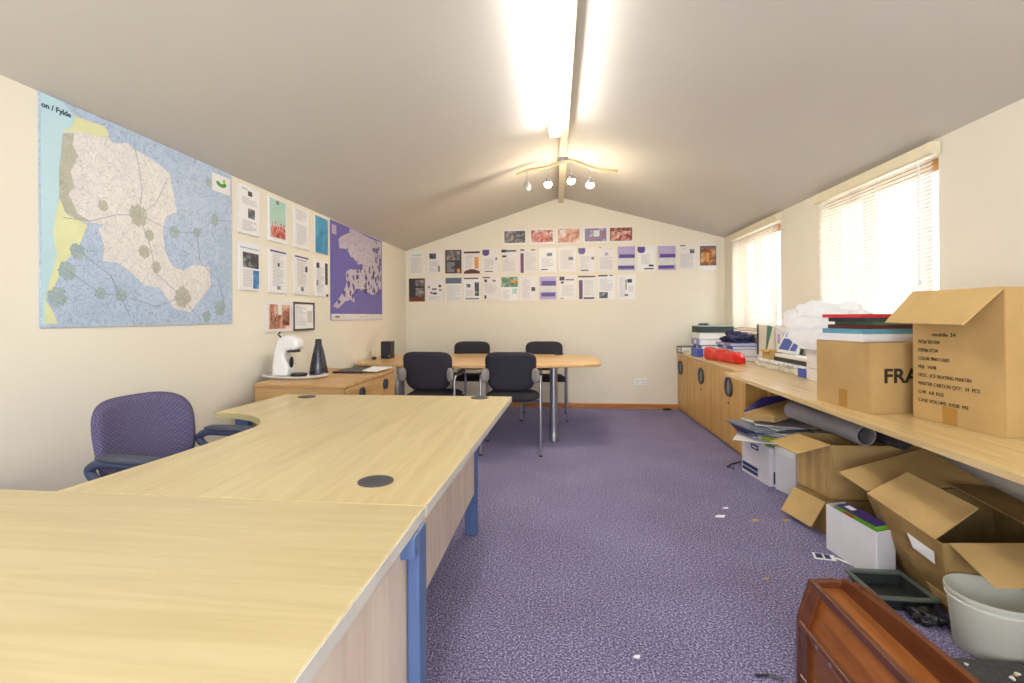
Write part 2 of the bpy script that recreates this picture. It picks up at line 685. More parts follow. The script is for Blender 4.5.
# windows: pine frame, two lights, glass, cill
for k, (a, c) in enumerate(WIN):
    b = B()
    x0, x1 = XR + .06, XR + .12
    b.box(x0, x1, a, c, WZ0, WZ0 + .06).box(x0, x1, a, c, WZ1 - .07, WZ1)
    b.box(x0, x1, a, a + .06, WZ0 + .06, WZ1 - .07).box(x0, x1, c - .06, c, WZ0 + .06, WZ1 - .07)
    mid = a + (c - a) * .62
    b.box(x0, x1, mid - .035, mid + .035, WZ0 + .06, WZ1 - .07)
    w = struct(b.done('window_%d' % (k + 1), M_pine))
    B().box(XR + .088, XR + .092, a + .06, mid - .035, WZ0 + .06, WZ1 - .07).done('glass_pane', M_glass, w)
    B().box(XR + .088, XR + .092, mid + .035, c - .06, WZ0 + .06, WZ1 - .07).done('glass_pane', M_glass, w)
    B().box(XR - .02, XR + .06, a, c, WZ0 - .02, WZ0 + .004).done('window_sill', M_cream, w)
    # venetian blind hung on the wall face over the reveal
    t = thing('venetian_blind', ['white slatted venetian blind on the near window above the cartons',
                                 'white slatted venetian blind on the far window beside the end wall'][k], 'blind', (XR, (a + c) / 2, WZ1), group='white venetian blinds')
    B().box(XR - .05, XR - .001, a - .02, c + .012, WZ1 - .008, WZ1 + .058).done('headrail', M_cream, t, bevel=.004)
    b = B()
    z = WZ1 - .03
    n = 0
    while z > WZ0 + .05:
        dx, dz = .0125 * math.cos(math.radians(58)), .0125 * math.sin(math.radians(58))
        xm = XR - .024
        b.panel([(xm - dx, a + .012, z - dz), (xm - dx, c - .012, z - dz), (xm + dx, c - .012, z + dz), (xm + dx, a + .012, z + dz)], .0012)
        z -= .0225
        n += 1
    b.done('slats', M_slat, t)
    b = B()
    for f in (.08, .38, .62, .92):
        y = a + (c - a) * f
        b.bar((XR - .04, y, WZ1 - .01), (XR - .04, y, WZ0 + .04), .003)
    b.done('ladder_cords', M_white, t)
    B().box(XR - .037, XR - .012, a + .012, c - .012, WZ0 + .02, WZ0 + .04).done('bottom_rail', M_white, t)
    b = B().cyl((XR - .055, a + .06, WZ1), (XR - .055, a + .06, 1.33), .0025, seg=8)
    b.lathe([(0, 0), (.01, .004), (.006, .03), (0, .034)], (XR - .055, a + .06, 1.3), seg=12)
    b.done('pull_cord', M_white, t)

# ------------------------------------------------------------------ ceiling lights
M_tube = emit('fluorescent_tube_glow', (1.0, 0.96, 0.90, 1), TUBE)
for k, (ya, yb) in enumerate([(1.95, 3.78), (-1.25, .3)]):  # second batten is unseen, added behind the camera to brighten the room
    if k == 0:
        lab = 'long bright fluorescent batten along the left of the ridge beam'
    else:
        lab = 'added fill batten above and behind the camera along the ridge beam'
    t = thing('fluorescent_batten', lab, 'ceiling light', (.01, (ya + yb) / 2, 2.56))
    B().box(-.008, .034, ya, yb, 2.528, 2.596).done('batten_body', M_white, t, bevel=.004)
    for x in (-.02, .03):
        B().cyl((x, ya + .03, 2.506), (x, yb - .03, 2.506), .0165, seg=14).done('tube', M_tube, t, smooth=True)
    for y in (ya, yb - .03):
        B().box(-.037, .044, y, y + .03, 2.486, 2.5275).done('end_cap', M_white, t, bevel=.004)

M_bulb = emit('halogen_bulb_glow', (1.0, 0.86, 0.62, 1), SPOT)
t = thing('spotlight_bar', 'wavy four-lamp spotlight bar under the ridge near the end wall', 'ceiling light', (.075, 4.5, 2.56))
path = []
for i in range(25):
    u = i / 24
    x = -.34 + u * .9
    zz = 2.522 - .10 * abs((x - .075) / .45) ** 1.3 + .012 * math.sin(u * 14)
    path.append((x, 4.5 + .03 * math.sin(u * 9), zz))
B().tube(path, .013, 8).done('bar', M_brass, t, smooth=True)
B().lathe([(0, 0), (.05, 0), (.055, .02), (.05, .034), (0, .034)], (.075, 4.5, 2.525)).done('ceiling_rose', M_chrome, t, smooth=True)
for x, z, on in ((-.249, 2.322, 0), (-.059, 2.342, 1), (.146, 2.352, 1), (.313, 2.319, 1)):
    zt = min(path, key=lambda p: abs(p[0] - x))
    arm = B().cyl((x, zt[1], zt[2]), (x, zt[1], z + .045), .004, seg=8).done('lamp_stem', M_chrome, t)
    sh = B().lathe([(.012, .05), (.02, .045), (.034, -.005), (.034, -.012), (.030, -.005), (.016, .04), (.012, .05)], (x, zt[1], z)).done('lamp_head', M_chrome, t, smooth=True)
    bb = B()
    bb.lathe([(0, .03), (.022, .02), (.034, 0), (.029, -.02), (.014, -.032), (0, -.036)], (x, zt[1], z - .002))
    bb.done('bulb', M_bulb if on else M_white, sh, smooth='all')

# ------------------------------------------------------------------ boards and prints on the walls
PR = dict(
    dark=plain('print_charcoal', (52, 48, 52), 0.4), mid=plain('print_grey', (128, 128, 136), 0.4), pale=plain('print_pale', (214, 216, 218), 0.4),
    purple=plain('print_purple', (86, 66, 146), 0.4), lilac=plain('print_lilac', (178, 164, 212), 0.4), plum=plain('print_plum', (100, 56, 110), 0.4),
    green=plain('print_green', (74, 124, 92), 0.4), mint=plain('print_mint', (176, 212, 198), 0.4), orange=plain('print_orange', (214, 150, 70), 0.4),
    brown=plain('print_brown', (128, 58, 36), 0.4), slate=plain('print_slate', (96, 106, 128), 0.4), maroon=plain('print_maroon', (96, 40, 44), 0.4),
    blue=plain('print_blue', (58, 120, 190), 0.4), sky=plain('print_sky_blue', (120, 176, 214), 0.4), text=plain('print_text', (190, 190, 196), 0.5),
    inset=plain('print_inset', (208, 204, 196), 0.5),
    pgrey=photo('photo_grey', [(50, 48, 50), (120, 112, 112), (190, 184, 178)], 12),
    pred=photo('photo_red', [(70, 30, 32), (170, 60, 58), (214, 170, 160), (236, 224, 214)], 12),
    pwarm=photo('photo_warm', [(110, 62, 48), (196, 128, 104), (238, 224, 200)], 8),
    pdusk=photo('photo_dusk', [(170, 80, 50), (150, 110, 130), (110, 120, 170), (224, 200, 190)], 9),
    pbrown=photo('photo_brown', [(64, 40, 32), (140, 74, 48), (206, 170, 150)], 14),
    pgold=photo('photo_gold', [(96, 50, 34), (150, 88, 54), (226, 186, 120)], 7),
    pdark=photo('photo_dark', [(28, 28, 34), (70, 70, 78), (170, 172, 180)], 13),
    pblue=photo('photo_blue', [(30, 66, 116), (54, 120, 190), (140, 190, 226)], 8),
    pteal=photo('photo_teal', [(38, 128, 178), (58, 150, 196), (96, 182, 206)], 5),
    pfig=photo('photo_people', [(120, 36, 40), (196, 80, 76), (232, 190, 170)], 16),
    pgreen=photo('photo_green', [(44, 84, 60), (88, 134, 100), (196, 206, 190)], 12))
M_board = plain('laminated_sheet', (234, 230, 230), 0.35, vary=0.02)
M_wboard = plain('white_laminated_sheet', (238, 238, 240), 0.35, vary=0.02)
M_bedge = plain('board_edge', (120, 112, 100), 0.6)
M_bframe = plain('dark_frame', (70, 66, 66), 0.5)


def board(kind, label, wall, u, ztop, w, h, items, sheet=None, frame=None, thick=.006, group=None, cat='poster'):
    """a mounted sheet on the left or end wall; items = (kind, x0, y0, x1, y1) measured 0..1 from its top left"""
    if wall == 'end':
        t = thing(kind, label, cat, (u + w / 2, YE - .001, ztop - h), 0, group)
    else:
        t = thing(kind, label, cat, (XL + .001, u + w / 2, ztop - h), math.pi / 2, group)
    sm = sheet or M_board
    B().box(-w / 2, w / 2, -thick, 0, 0, h).done('sheet', sm, t, world=False)
    if frame:
        fw_ = frame[1]
        f = B().box(-w / 2, w / 2, -thick - .006, -thick, 0, fw_).box(-w / 2, w / 2, -thick - .006, -thick, h - fw_, h)
        f.box(-w / 2, -w / 2 + fw_, -thick - .006, -thick, fw_, h - fw_).box(w / 2 - fw_, w / 2, -thick - .006, -thick, fw_, h - fw_)
        f.done('frame', frame[0], t, world=False)
    NM = dict(dark='dark_panel', mid='grey_panel', pale='pale_panel', purple='purple_band', lilac='lilac_band', plum='plum_band', green='green_band', mint='mint_band',
              orange='orange_picture', brown='brown_band', slate='slate_band', maroon='maroon_band', blue='blue_band', sky='blue_band', text='text_lines', inset='inset_panel')
    for n_, it in enumerate(items):
        k, x0, y0, x1, y1 = it[:5]
        X0, X1, Z1, Z0 = (x0 - .5) * w, (x1 - .5) * w, (1 - y0) * h, (1 - y1) * h
        e = thick + .0006 + .0004 * n_
        if k == 'text':
            bb = B()
            z = Z1
            rr = random.Random(int(1000 * (u + ztop)) + n_)
            while z > Z0 + .002:
                q = X0 + (X1 - X0) * (rr.uniform(.45, .7) if rr.random() < .2 else rr.uniform(.9, 1.0))
                bb.box(X0, q, -e, -thick + .0005, z - .0035, z)
                z -= .0095
            bb.done('text_lines', PR['text'], t, world=False)
        elif k == 'shield':
            pts = [(X0, Z1), (X1, Z1), (X1, Z0 + (Z1 - Z0) * .45)]
            pts += [((X0 + X1) / 2 + (X1 - X0) / 2 * math.cos(a), Z0 + (Z1 - Z0) * .45 + (Z1 - Z0) * .45 * math.sin(a)) for a in [-.4, -.9, -1.57, -2.2, -2.7]]
            pts += [(X0, Z0 + (Z1 - Z0) * .45)]
            B().prism(pts, 'y', -e, -thick + .0005).done('shield_logo', PR['purple'], t, world=False)
        elif k == 'arc':
            pts = [(X0, Z0)] + [(X0 + (X1 - X0) * i / 10, Z0 + (Z1 - Z0) * math.sin(math.pi * (.15 + .7 * i / 10))) for i in range(11)] + [(X1, Z0)]
            B().prism(pts, 'y', -e, -thick + .0005).done('maroon_arc', PR['maroon'], t, world=False)
        elif k == 'people':
            cnt = int(it[5])
            bb = B()
            for i in range(cnt):
                c = X0 + (X1 - X0) * (i + .5) / cnt
                ww = (X1 - X0) / cnt * .48
                top = Z0 + (Z1 - Z0) * (.82 + .1 * math.sin(i * 2.3))
                pts = [(c - ww, Z0), (c + ww, Z0), (c + ww, top - .25 * (Z1 - Z0)), (c + ww * .4, top - .18 * (Z1 - Z0)), (c + ww * .4, top), (c - ww * .4, top), (c - ww * .4, top - .18 * (Z1 - Z0)), (c - ww, top - .25 * (Z1 - Z0))]
                bb.prism(pts, 'y', -e - .0001 * i, -thick + .0005)
            bb.done('pictured_group', PR[it[6]], t, world=False)
        else:
            nm = NM.get(k, 'photo_print')
            B().box(X0, X1, -e, -thick + .0005, Z0, Z1).done(nm, PR[k], t, world=False)
    return t


# left wall
A4G = 'laminated A4 sheets on the left wall'
LY = [2.832, 3.152, 3.478, 3.803]
LW = [.216, .224, .224, .228]
top = [
    ('white sheet with small dark photo at its middle, right beside the big map', [('dark', .42, .1, .62, .2), ('text', .15, .25, .85, .4), ('pdark', .42, .46, .74, .66), ('text', .15, .72, .85, .94), ('mint', .12, .06, .38, .1)], M_wboard),
    ('pale green sheet with a group of people in red along its foot', [('mint', .06, .04, .94, .6), ('pale', .06, .6, .94, .93), ('people', .1, .5, .9, .9, 5, 'pfig'), ('mid', .4, .06, .55, .14)], M_wboard),
    ('plain white typed sheet, third in the top row left of the blue sheet', [('text', .15, .06, .85, .3), ('text', .15, .42, .85, .92)], M_wboard),
    ('plain turquoise blue sheet beside the purple map', [('pteal', .01, .01, .99, .99)], None)]
mid_ = [
    ('sheet with large dark photo over a bright blue column', [('sky', .04, .1, .96, .12), ('pdark', .16, .2, .92, .52), ('text', .16, .56, .6, .93), ('pblue', .64, .56, .93, .95)], M_wboard),
    ('white notice with a purple header bar, below the people in red', [('purple', .05, .02, .95, .06), ('text', .18, .1, .82, .84), ('dark', .46, .3, .56, .38), ('mid', .42, .84, .6, .92)], M_wboard),
    ('white notice with a purple header bar, below the plain typed sheet', [('purple', .05, .02, .95, .06), ('mid', .15, .11, .8, .13), ('text', .18, .17, .82, .8), ('dark', .72, .26, .86, .4), ('mid', .42, .8, .6, .9)], None),
    ('white leaflet with a dark strip down its right edge, below the blue sheet', [('dark', .74, .05, .95, .66), ('text', .12, .2, .66, .9), ('dark', .08, .08, .28, .22), ('mid', .08, .55, .2, .7), ('dark', .82, .92, .97, .99)], M_wboard)]
for i in range(4):
    board('notice_sheet', top[i][0], 'left', LY[i], 1.972, LW[i], .304, top[i][1], top[i][2], thick=.012, group=A4G)
    board('notice_sheet', mid_[i][0], 'left', LY[i], 1.613, LW[i], .298, mid_[i][1], mid_[i][2], thick=.012, group=A4G)
board('notice_sheet', 'landscape photo of two brown groups, left of the dark framed certificate', 'left', 3.116, 1.26, .315, .216,
      [('pwarm', .1, .12, .93, .9), ('people', .14, .26, .42, .8, 3, 'pbrown'), ('people', .62, .26, .9, .8, 3, 'pbrown'), ('pale', .44, .12, .6, .45)], None, thick=.012, group=A4G)
board('notice_sheet', 'landscape certificate in a dark frame above the coffee machine', 'left', 3.458, 1.26, .318, .216,
      [('text', .12, .14, .62, .85), ('inset', .66, .3, .9, .72)], M_wboard, (M_bframe, .014), thick=.012, group=A4G)


def surface_map_mat(name, base, alt, line, sc, ln=.06):
    """printed map ground: soft tone patches under a net of fine roads"""
    m, n, b = new_mat(name)
    v = coords(n)
    t = nz(n, v, sc * .35, 4, .6)
    r = ramp(n, t.outputs[0], [(0.35, base), (0.7, alt)])
    vo = n.nodes.new('ShaderNodeTexVoronoi')
    vo.feature = 'DISTANCE_TO_EDGE'
    vo.inputs['Scale'].default_value = sc
    d = nz(n, v, sc * .8, 3)
    ad = n.nodes.new('ShaderNodeVectorMath')
    ad.operation = 'MULTIPLY_ADD'
    ad.inputs[1].default_value = (.12, .12, .12)
    n.links.new(d.outputs['Color'], ad.inputs[0])
    n.links.new(v.outputs[0], ad.inputs[2])
    n.links.new(ad.outputs[0], vo.inputs['Vector'])
    vo2 = n.nodes.new('ShaderNodeTexVoronoi')
    vo2.feature = 'DISTANCE_TO_EDGE'
    vo2.inputs['Scale'].default_value = sc * 3.3
    n.links.new(ad.outputs[0], vo2.inputs['Vector'])
    f1 = ramp(n, vo.outputs['Distance'], [(0.0, (1, 1, 1, 1)), (ln, (0, 0, 0, 1))])
    f2 = ramp(n, vo2.outputs['Distance'], [(0.0, (.55, .55, .55, 1)), (ln * 1.6, (0, 0, 0, 1))])
    mx = n.nodes.new('ShaderNodeMath')
    mx.operation = 'MAXIMUM'
    n.links.new(f1.outputs[0], mx.inputs[0])
    n.links.new(f2.outputs[0], mx.inputs[1])
    c = mix(n, mx.outputs[0], r.outputs[0], lin(line))
    n.links.new(c, b.inputs['Base Color'])
    b.inputs['Roughness'].default_value = .4
    return m


def flat_on_left(pts, e, name, m, parent):
    B().prism([(p[0], p[1]) for p in pts], 'x', XL + .001, XL + e).done(name, m, parent)


t = thing('wall_map', 'huge pale blue and white county map on the left wall', 'map', (XL, 2.215, 1.11))
B().box(XL + .001, XL + .008, 1.655, 2.772, 1.108, 2.0).done('map_sheet', surface_map_mat('map_lilac_land', (194, 210, 234), (176, 198, 222), (138, 158, 188), 26), t)
sea = [(1.658, 1.998), (1.743, 1.993), (1.79, 1.959), (1.782, 1.917), (1.743, 1.88), (1.727, 1.718), (1.726, 1.628), (1.715, 1.552), (1.703, 1.476), (1.725, 1.405), (1.702, 1.299), (1.67, 1.239), (1.669, 1.123), (1.658, 1.123)]
white = [(1.743, 1.88), (1.847, 1.914), (1.899, 1.913), (1.944, 1.93), (1.962, 1.911), (2.04, 1.938), (2.071, 1.923), (2.202, 1.902), (2.285, 1.87), (2.309, 1.79), (2.334, 1.689), (2.259, 1.645), (2.241, 1.566), (2.257, 1.474), (2.306, 1.403), (2.376, 1.391), (2.453, 1.428), (2.57, 1.43), (2.585, 1.324), (2.494, 1.236), (2.423, 1.173), (2.317, 1.191), (2.22, 1.292), (2.13, 1.296), (2.067, 1.345), (1.987, 1.389), (1.913, 1.389), (1.922, 1.447), (1.896, 1.524), (1.923, 1.546), (1.811, 1.541), (1.748, 1.566), (1.726, 1.628), (1.727, 1.718), (1.738, 1.811)]
town = [(1.743, 1.873), (1.789, 1.89), (1.781, 1.841), (1.805, 1.803), (1.773, 1.731), (1.788, 1.674), (1.764, 1.638), (1.803, 1.567), (1.861, 1.547), (1.811, 1.541), (1.748, 1.566), (1.726, 1.628), (1.727, 1.718), (1.738, 1.811)]
sand1 = [(1.79, 1.959), (1.926, 1.969), (1.949, 1.937), (1.899, 1.913), (1.847, 1.914), (1.743, 1.88), (1.782, 1.917)]
sand2 = [(1.726, 1.614), (1.756, 1.557), (1.844, 1.531), (1.811, 1.447), (1.747, 1.363), (1.694, 1.24), (1.67, 1.217), (1.687, 1.284), (1.717, 1.389), (1.703, 1.476)]
sand3 = [(1.67, 1.217), (1.694, 1.182), (1.719, 1.123), (1.669, 1.123)]
flat_on_left(sea, .0084, 'sea_area', plain('map_sea', (186, 220, 232), .4, vary=.03), t)
flat_on_left(white, .0084, 'district_area', surface_map_mat('map_white_land', (236, 234, 232), (224, 222, 220), (190, 187, 190), 28), t)
M_sand = plain('map_sand', (222, 226, 176), .4, vary=.06, scale=9)
for q in (sand1, sand2, sand3):
    flat_on_left(q, .0088, 'sand_area', M_sand, t)
M_town = surface_map_mat('map_town', (176, 176, 160), (156, 158, 142), (206, 206, 196), 40)
M_town2 = surface_map_mat('map_green_town', (150, 172, 178), (130, 154, 160), (186, 200, 210), 40)
flat_on_left(town, .0092, 'town_area', M_town, t)
rr = random.Random(3)
for cy_, cz_, rad, m_ in [(2.1, 1.622, .055, M_town), (1.915, 1.626, .026, M_town), (2.32, 1.58, .035, M_town2), (2.477, 1.606, .03, M_town2), (2.37, 1.252, .06, M_town), (2.13, 1.456, .035, M_town), (2.575, 1.9, .028, M_town2), (1.715, 1.226, .04, M_town2), (1.757, 1.333, .04, M_town2), (1.903, 1.25, .03, M_town2), (2.006, 1.246, .032, M_town2), (1.8, 1.414, .035, M_town2), (2.66, 1.2, .05, M_town2), (2.2, 1.39, .03, M_town), (2.62, 1.7, .035, M_town2), (2.55, 1.15, .035, M_town2), (2.16, 1.54, .03, M_town)]:
    pts = []
    for i in range(26):
        a = 2 * math.pi * i / 26
        q = rad * rr.uniform(.75, 1.05)
        pts.append((cy_ + q * math.cos(a), cz_ + q * math.sin(a)))
    flat_on_left(pts, .0092, 'town_area', m_, t)
M_road = plain('map_road', (132, 140, 158), .5)
b = B()
for pth in ([(1.74, 1.54), (1.86, 1.55), (1.98, 1.6), (2.1, 1.622), (2.2, 1.7), (2.28, 1.85)], [(2.1, 1.622), (2.12, 1.75), (2.1, 1.86), (2.075, 1.95)], [(2.1, 1.622), (2.16, 1.5), (2.2, 1.36), (2.37, 1.25), (2.5, 1.13)],
            [(2.1, 1.622), (2.32, 1.58), (2.477, 1.606), (2.62, 1.7), (2.76, 1.72)], [(1.75, 1.34), (1.9, 1.25), (2.0, 1.246), (2.2, 1.2), (2.37, 1.25)], [(2.477, 1.606), (2.5, 1.45), (2.65, 1.36), (2.7, 1.2)], [(1.8, 1.42), (1.95, 1.33), (2.05, 1.15)]):
    b.tube([(XL + .0085, y, z) for y, z in pth], .0012, 5)
b.done('roads', M_road, t)
lg = B().box(XL + .001, XL + .0096, 2.6, 2.755, 1.868, 1.968).done('logo_panel', M_paper, t)
pts = [(2.677 + .045 * math.cos(a), 1.925 + .026 * math.sin(a)) for a in [math.pi * (1 + i / 12) for i in range(13)]] + [(2.677 + .022 * math.cos(a), 1.932 + .012 * math.sin(a)) for a in [math.pi * (2 - i / 12) for i in range(13)]]
B().prism(pts, 'x', XL + .0097, XL + .0102).done('green_swoosh', plain('logo_green', (58, 140, 52), .4), lg)
B().lathe([(0, 0), (.012, 0), (.012, .0006), (0, .0006)], (0, 0, 0), 16).done('lime_dot', plain('logo_lime', (160, 200, 60), .4), lg, world=False)
dot = [o for o in lg.children if o.name.startswith('lime_dot')][0]
dot.data.transform(FR[t.name].inverted() @ Matrix.Translation((XL + .0097, 2.7, 1.938)) @ Matrix.Rotation(math.pi / 2, 4, 'Y'))
text_mesh('title_text', 'on / Fylde', .029, plain('navy_ink', (34, 52, 84), .5), t, plane_frame((XL + .009, 1.66, 1.944), (0, 1, .02), (0, 0, 1)), bold=.0006)

t = thing('wall_map', 'purple sea map of a pale coastline, between the sheets and the end wall', 'map', (XL, 4.73, 1.12))
B().box(XL + .001, XL + .008, 4.092, 5.365, 1.117, 1.99).done('map_sheet', plain('map_purple_sea', (104, 96, 178), .4, vary=.04), t)
land = [(4.246, 1.844), (4.474, 1.937), (4.495, 1.982), (5.35, 1.976), (5.341, 1.456), (5.151, 1.389), (4.926, 1.397), (4.809, 1.427), (4.611, 1.407), (4.568, 1.363), (4.609, 1.28), (4.486, 1.31), (4.387, 1.298), (4.219, 1.223), (4.132, 1.237), (4.238, 1.301), (4.35, 1.386), (4.428, 1.471), (4.391, 1.534), (4.43, 1.578), (4.592, 1.601), (4.789, 1.611), (4.813, 1.675), (4.7, 1.663), (4.594, 1.703), (4.472, 1.738), (4.453, 1.794), (4.281, 1.762)]
fine = []
rr = random.Random(5)
for p, q in zip(land, land[1:] + land[:1]):
    for k in range(4):
        f = k / 4
        j = .013 if k else 0
        fine.append((min(5.355, p[0] + (q[0] - p[0]) * f + rr.uniform(-j, j)), min(1.982, p[1] + (q[1] - p[1]) * f + rr.uniform(-j, j))))
flat_on_left(fine, .0085, 'land_area', surface_map_mat('map_pale_land', (206, 198, 206), (192, 184, 198), (160, 148, 190), 12), t)
M_county = plain('map_county_purple', (84, 76, 140), .4, vary=.15)
rr = random.Random(11)
for k in range(74):
    for _ in range(50):
        cy_, cz_ = rr.uniform(4.5, 5.33), rr.uniform(1.4, 1.96)
        if cz_ > 1.62 and cy_ < 4.95 + (cz_ - 1.62) * .5:
            continue
        if cz_ < 1.55 and cy_ < 4.55:
            continue
        break
    pts = []
    r_ = rr.uniform(.014, .036)
    for i in range(10):
        a = 2 * math.pi * i / 10
        q = r_ * rr.uniform(.4, 1.3)
        pts.append((min(5.36, cy_ + q * .8 * math.cos(a)), cz_ + q * math.sin(a)))
    flat_on_left(pts, .0089, 'shaded_county', M_county, t)
for cy_, cz_, w_, h_ in [(4.25, 1.28, .03, .02), (4.36, 1.36, .03, .03), (4.46, 1.45, .03, .04), (4.5, 1.37, .02, .03), (4.44, 1.53, .02, .02), (4.55, 1.34, .02, .03)]:
    flat_on_left([(cy_ + w_ * math.cos(a) * (1 + .3 * math.sin(3 * a)), cz_ + h_ * math.sin(a)) for a in [2 * math.pi * i / 10 for i in range(10)]], .0089, 'shaded_county', M_county, t)
B().box(XL + .002, XL + .0086, 4.094, 5.363, 1.119, 1.175).done('footer_strip', plain('map_footer', (222, 220, 226), .5), t)
B().box(XL + .002, XL + .009, 4.17, 4.26, 1.138, 1.158).done('footer_logo', PR['mid'], t)
B().box(XL + .002, XL + .009, 4.74, 4.9, 1.143, 1.153).done('footer_text', PR['text'], t)
B().box(XL + .002, XL + .009, 4.115, 4.2, 1.875, 1.955).done('corner_logo', plain('map_corner_pink', (196, 170, 196), .5), t)

# end wall
PG, LG = 'laminated pages on the end wall', 'landscape photos at the top of the end wall'
pitch, X0c = .2412, -1.888
T = lambda a, b_, c, d: ('text', a, b_, c, d)
rowB = [
    ('pale typed letter with green heading, leftmost page of the upper row', [('mint', .2, .14, .8, .2), T(.14, .28, .86, .92)], None),
    ('upper row page with dark square photo at top left, second from left', [('pdark', .16, .12, .56, .36), T(.16, .45, .8, .7), T(.16, .74, .6, .92), ('mid', .68, .65, .8, .9)], None),
    ('dark charcoal page with black and white photo, upper row', [('dark', .01, .01, .99, .99), ('pgrey', .1, .06, .9, .44), T(.1, .52, .6, .95), ('orange', .72, .8, .9, .96)], None),
    ('upper row page with golden figure at right and maroon arc at foot', [('maroon', .02, .06, .98, .14), T(.12, .24, .55, .8), ('orange', .66, .3, .9, .78), ('arc', .02, .8, .98, .99)], None),
    ('upper row page with a purple shield logo, right of the maroon arc page', [('shield', .02, .02, .42, .28), T(.12, .4, .7, .84), ('mid', .78, .34, .9, .46), ('dark', .15, .9, .62, .94)], None),
    ('upper row page with dark swoosh heading and small black logo', [('slate', .02, .06, .9, .14), ('dark', .02, .04, .3, .16), ('dark', .06, .28, .32, .36), T(.08, .42, .85, .94)], None),
    ('upper row page with a plum stripe down its left side', [('plum', .03, .18, .22, .99), ('dark', .02, .02, .25, .08), ('mid', .64, .02, .9, .08), T(.32, .16, .95, .9)], None),
    ('upper row pale page with small bluish picture, right of plum stripe page', [('mid', .45, .2, .75, .34), T(.15, .4, .85, .78), ('dark', .1, .86, .5, .9)], M_wboard),
    ('upper row page with a small blue figure at right, left of second shield page', [T(.12, .12, .86, .9), ('slate', .58, .4, .84, .52)], None),
    ('upper row page with a purple shield, right of the small blue figure page', [('shield', .02, .02, .42, .28), T(.12, .36, .72, .84), ('mid', .76, .38, .92, .5), ('dark', .16, .9, .6, .95)], None),
    ('upper row sparse page with a tiny lilac mark, below the rightmost photo', [('mid', .08, .01, .2, .05), ('text', .15, .08, .95, .1), ('lilac', .4, .24, .6, .36), T(.12, .42, .88, .9)], None),
    ('upper row page with two purple bands, directly left of third shield page', [('lilac', .02, .02, .98, .98), ('pale', .02, .5, .98, .78), ('purple', .1, .34, .96, .48), ('purple', .04, .8, .92, .92), T(.12, .12, .8, .28)], None),
    ('upper row page with a purple shield and black footer, between two purple banded pages', [('shield', .0, .02, .42, .28), T(.2, .34, .7, .72), ('dark', .62, .74, .88, .82), ('dark', .36, .88, .88, .93)], M_wboard),
    ('upper row page with two purple bands, directly right of third shield page', [('lilac', .02, .02, .98, .98), ('pale', .02, .5, .98, .78), ('purple', .12, .34, .96, .48), ('purple', .04, .8, .88, .92), T(.12, .12, .8, .28)], None),
    ('upper row letter with a dark square at upper right, second from right', [('dark', .1, .02, .4, .06), T(.2, .14, .6, .2), ('pdark', .64, .18, .88, .34), T(.12, .36, .86, .92)], None),
    ('brown and gold photo with a white foot, rightmost page of the upper row', [('slate', .06, .04, .94, .82), ('pgold', .1, .12, .9, .8), ('orange', .38, .3, .56, .68)], M_wboard)]
rowC = [
    ('dark page with photos and a brown foot, leftmost of the lower row', [('dark', .01, .01, .99, .99), ('pgrey', .42, .08, .94, .34), ('pgrey', .42, .42, .94, .78), ('brown', .01, .82, .99, .9), ('brown', .01, .93, .99, .99)], None),
    ('lower row page scattered with small dark pictures, second from left', [('mid', .06, .36, .18, .46), ('mid', .3, .46, .6, .54), ('dark', .72, .32, .86, .42), ('mid', .2, .6, .34, .7), ('dark', .36, .64, .6, .72), ('mid', .74, .5, .88, .58), T(.12, .8, .85, .95)], None),
    ('lower row page with a slate blue header block', [('slate', .02, .02, .98, .26), T(.06, .32, .94, .96)], M_wboard),
    ('lower row page with dark pictures down its right side', [('dark', .02, .02, .9, .07), ('pdark', .16, .28, .4, .42), ('pdark', .66, .2, .92, .78), T(.12, .5, .58, .8), ('mid', .1, .86, .92, .92)], M_wboard),
    ('lower row page with a pinkish heading and dark blots, fifth from left', [('plum', .02, .02, .48, .07), ('dark', .12, .12, .28, .24), ('mid', .6, .14, .8, .22), T(.12, .3, .86, .7), ('dark', .12, .78, .24, .92)], None),
    ('lower row page with a green photo across its top half', [('pgreen', .02, .02, .98, .44), ('orange', .55, .14, .9, .26), ('mint', .66, .5, .92, .72), T(.08, .55, .55, .92)], M_wboard),
    ('lower row pale page with one small dark figure at right', [('text', .06, .04, .4, .07), T(.12, .12, .58, .9), ('dark', .66, .44, .88, .6)], None),
    ('lower row page with purple photo bands, below the glare', [('lilac', .02, .04, .98, .98), ('pale', .02, .42, .98, .66), ('purple', .14, .22, .96, .42), ('purple', .12, .7, .92, .86)], None),
    ('lower row page with a dark emblem at upper left, right of purple bands', [('dark', .05, .04, .34, .2), ('dark', .12, .24, .3, .32), ('mid', .4, .14, .9, .2), T(.2, .4, .88, .84), ('mid', .1, .92, .28, .96)], None),
    ('lower row page with black header and plum stripe at left', [('dark', .0, .01, .98, .07), ('plum', .05, .18, .26, .95), T(.36, .2, .9, .8), ('dark', .32, .88, .92, .95)], None),
    ('lower row page with a dark photo at its lower left', [('dark', .02, .01, .56, .07), ('mid', .64, .01, .86, .06), T(.1, .16, .86, .66), ('pdark', .08, .7, .56, .95)], M_wboard),
    ('white page with a dark vertical line, rightmost of the lower row', [T(.1, .1, .45, .9), ('slate', .44, .2, .5, .6), ('dark', .54, .18, .8, .32), ('slate', .38, .78, .58, .86), T(.6, .45, .88, .7)], M_wboard)]
for i, (lab, items, sh) in enumerate(rowB):
    board('notice_page', lab, 'end', X0c + i * pitch, 2.0 + .004 * ((i * 7) % 3 - 1), .216, .306, items, sh, group=PG)
for i, (lab, items, sh) in enumerate(rowC):
    board('notice_page', lab, 'end', X0c + i * pitch, 1.65 + .004 * ((i * 5) % 3 - 1), .216, .306, items, sh, group=PG)
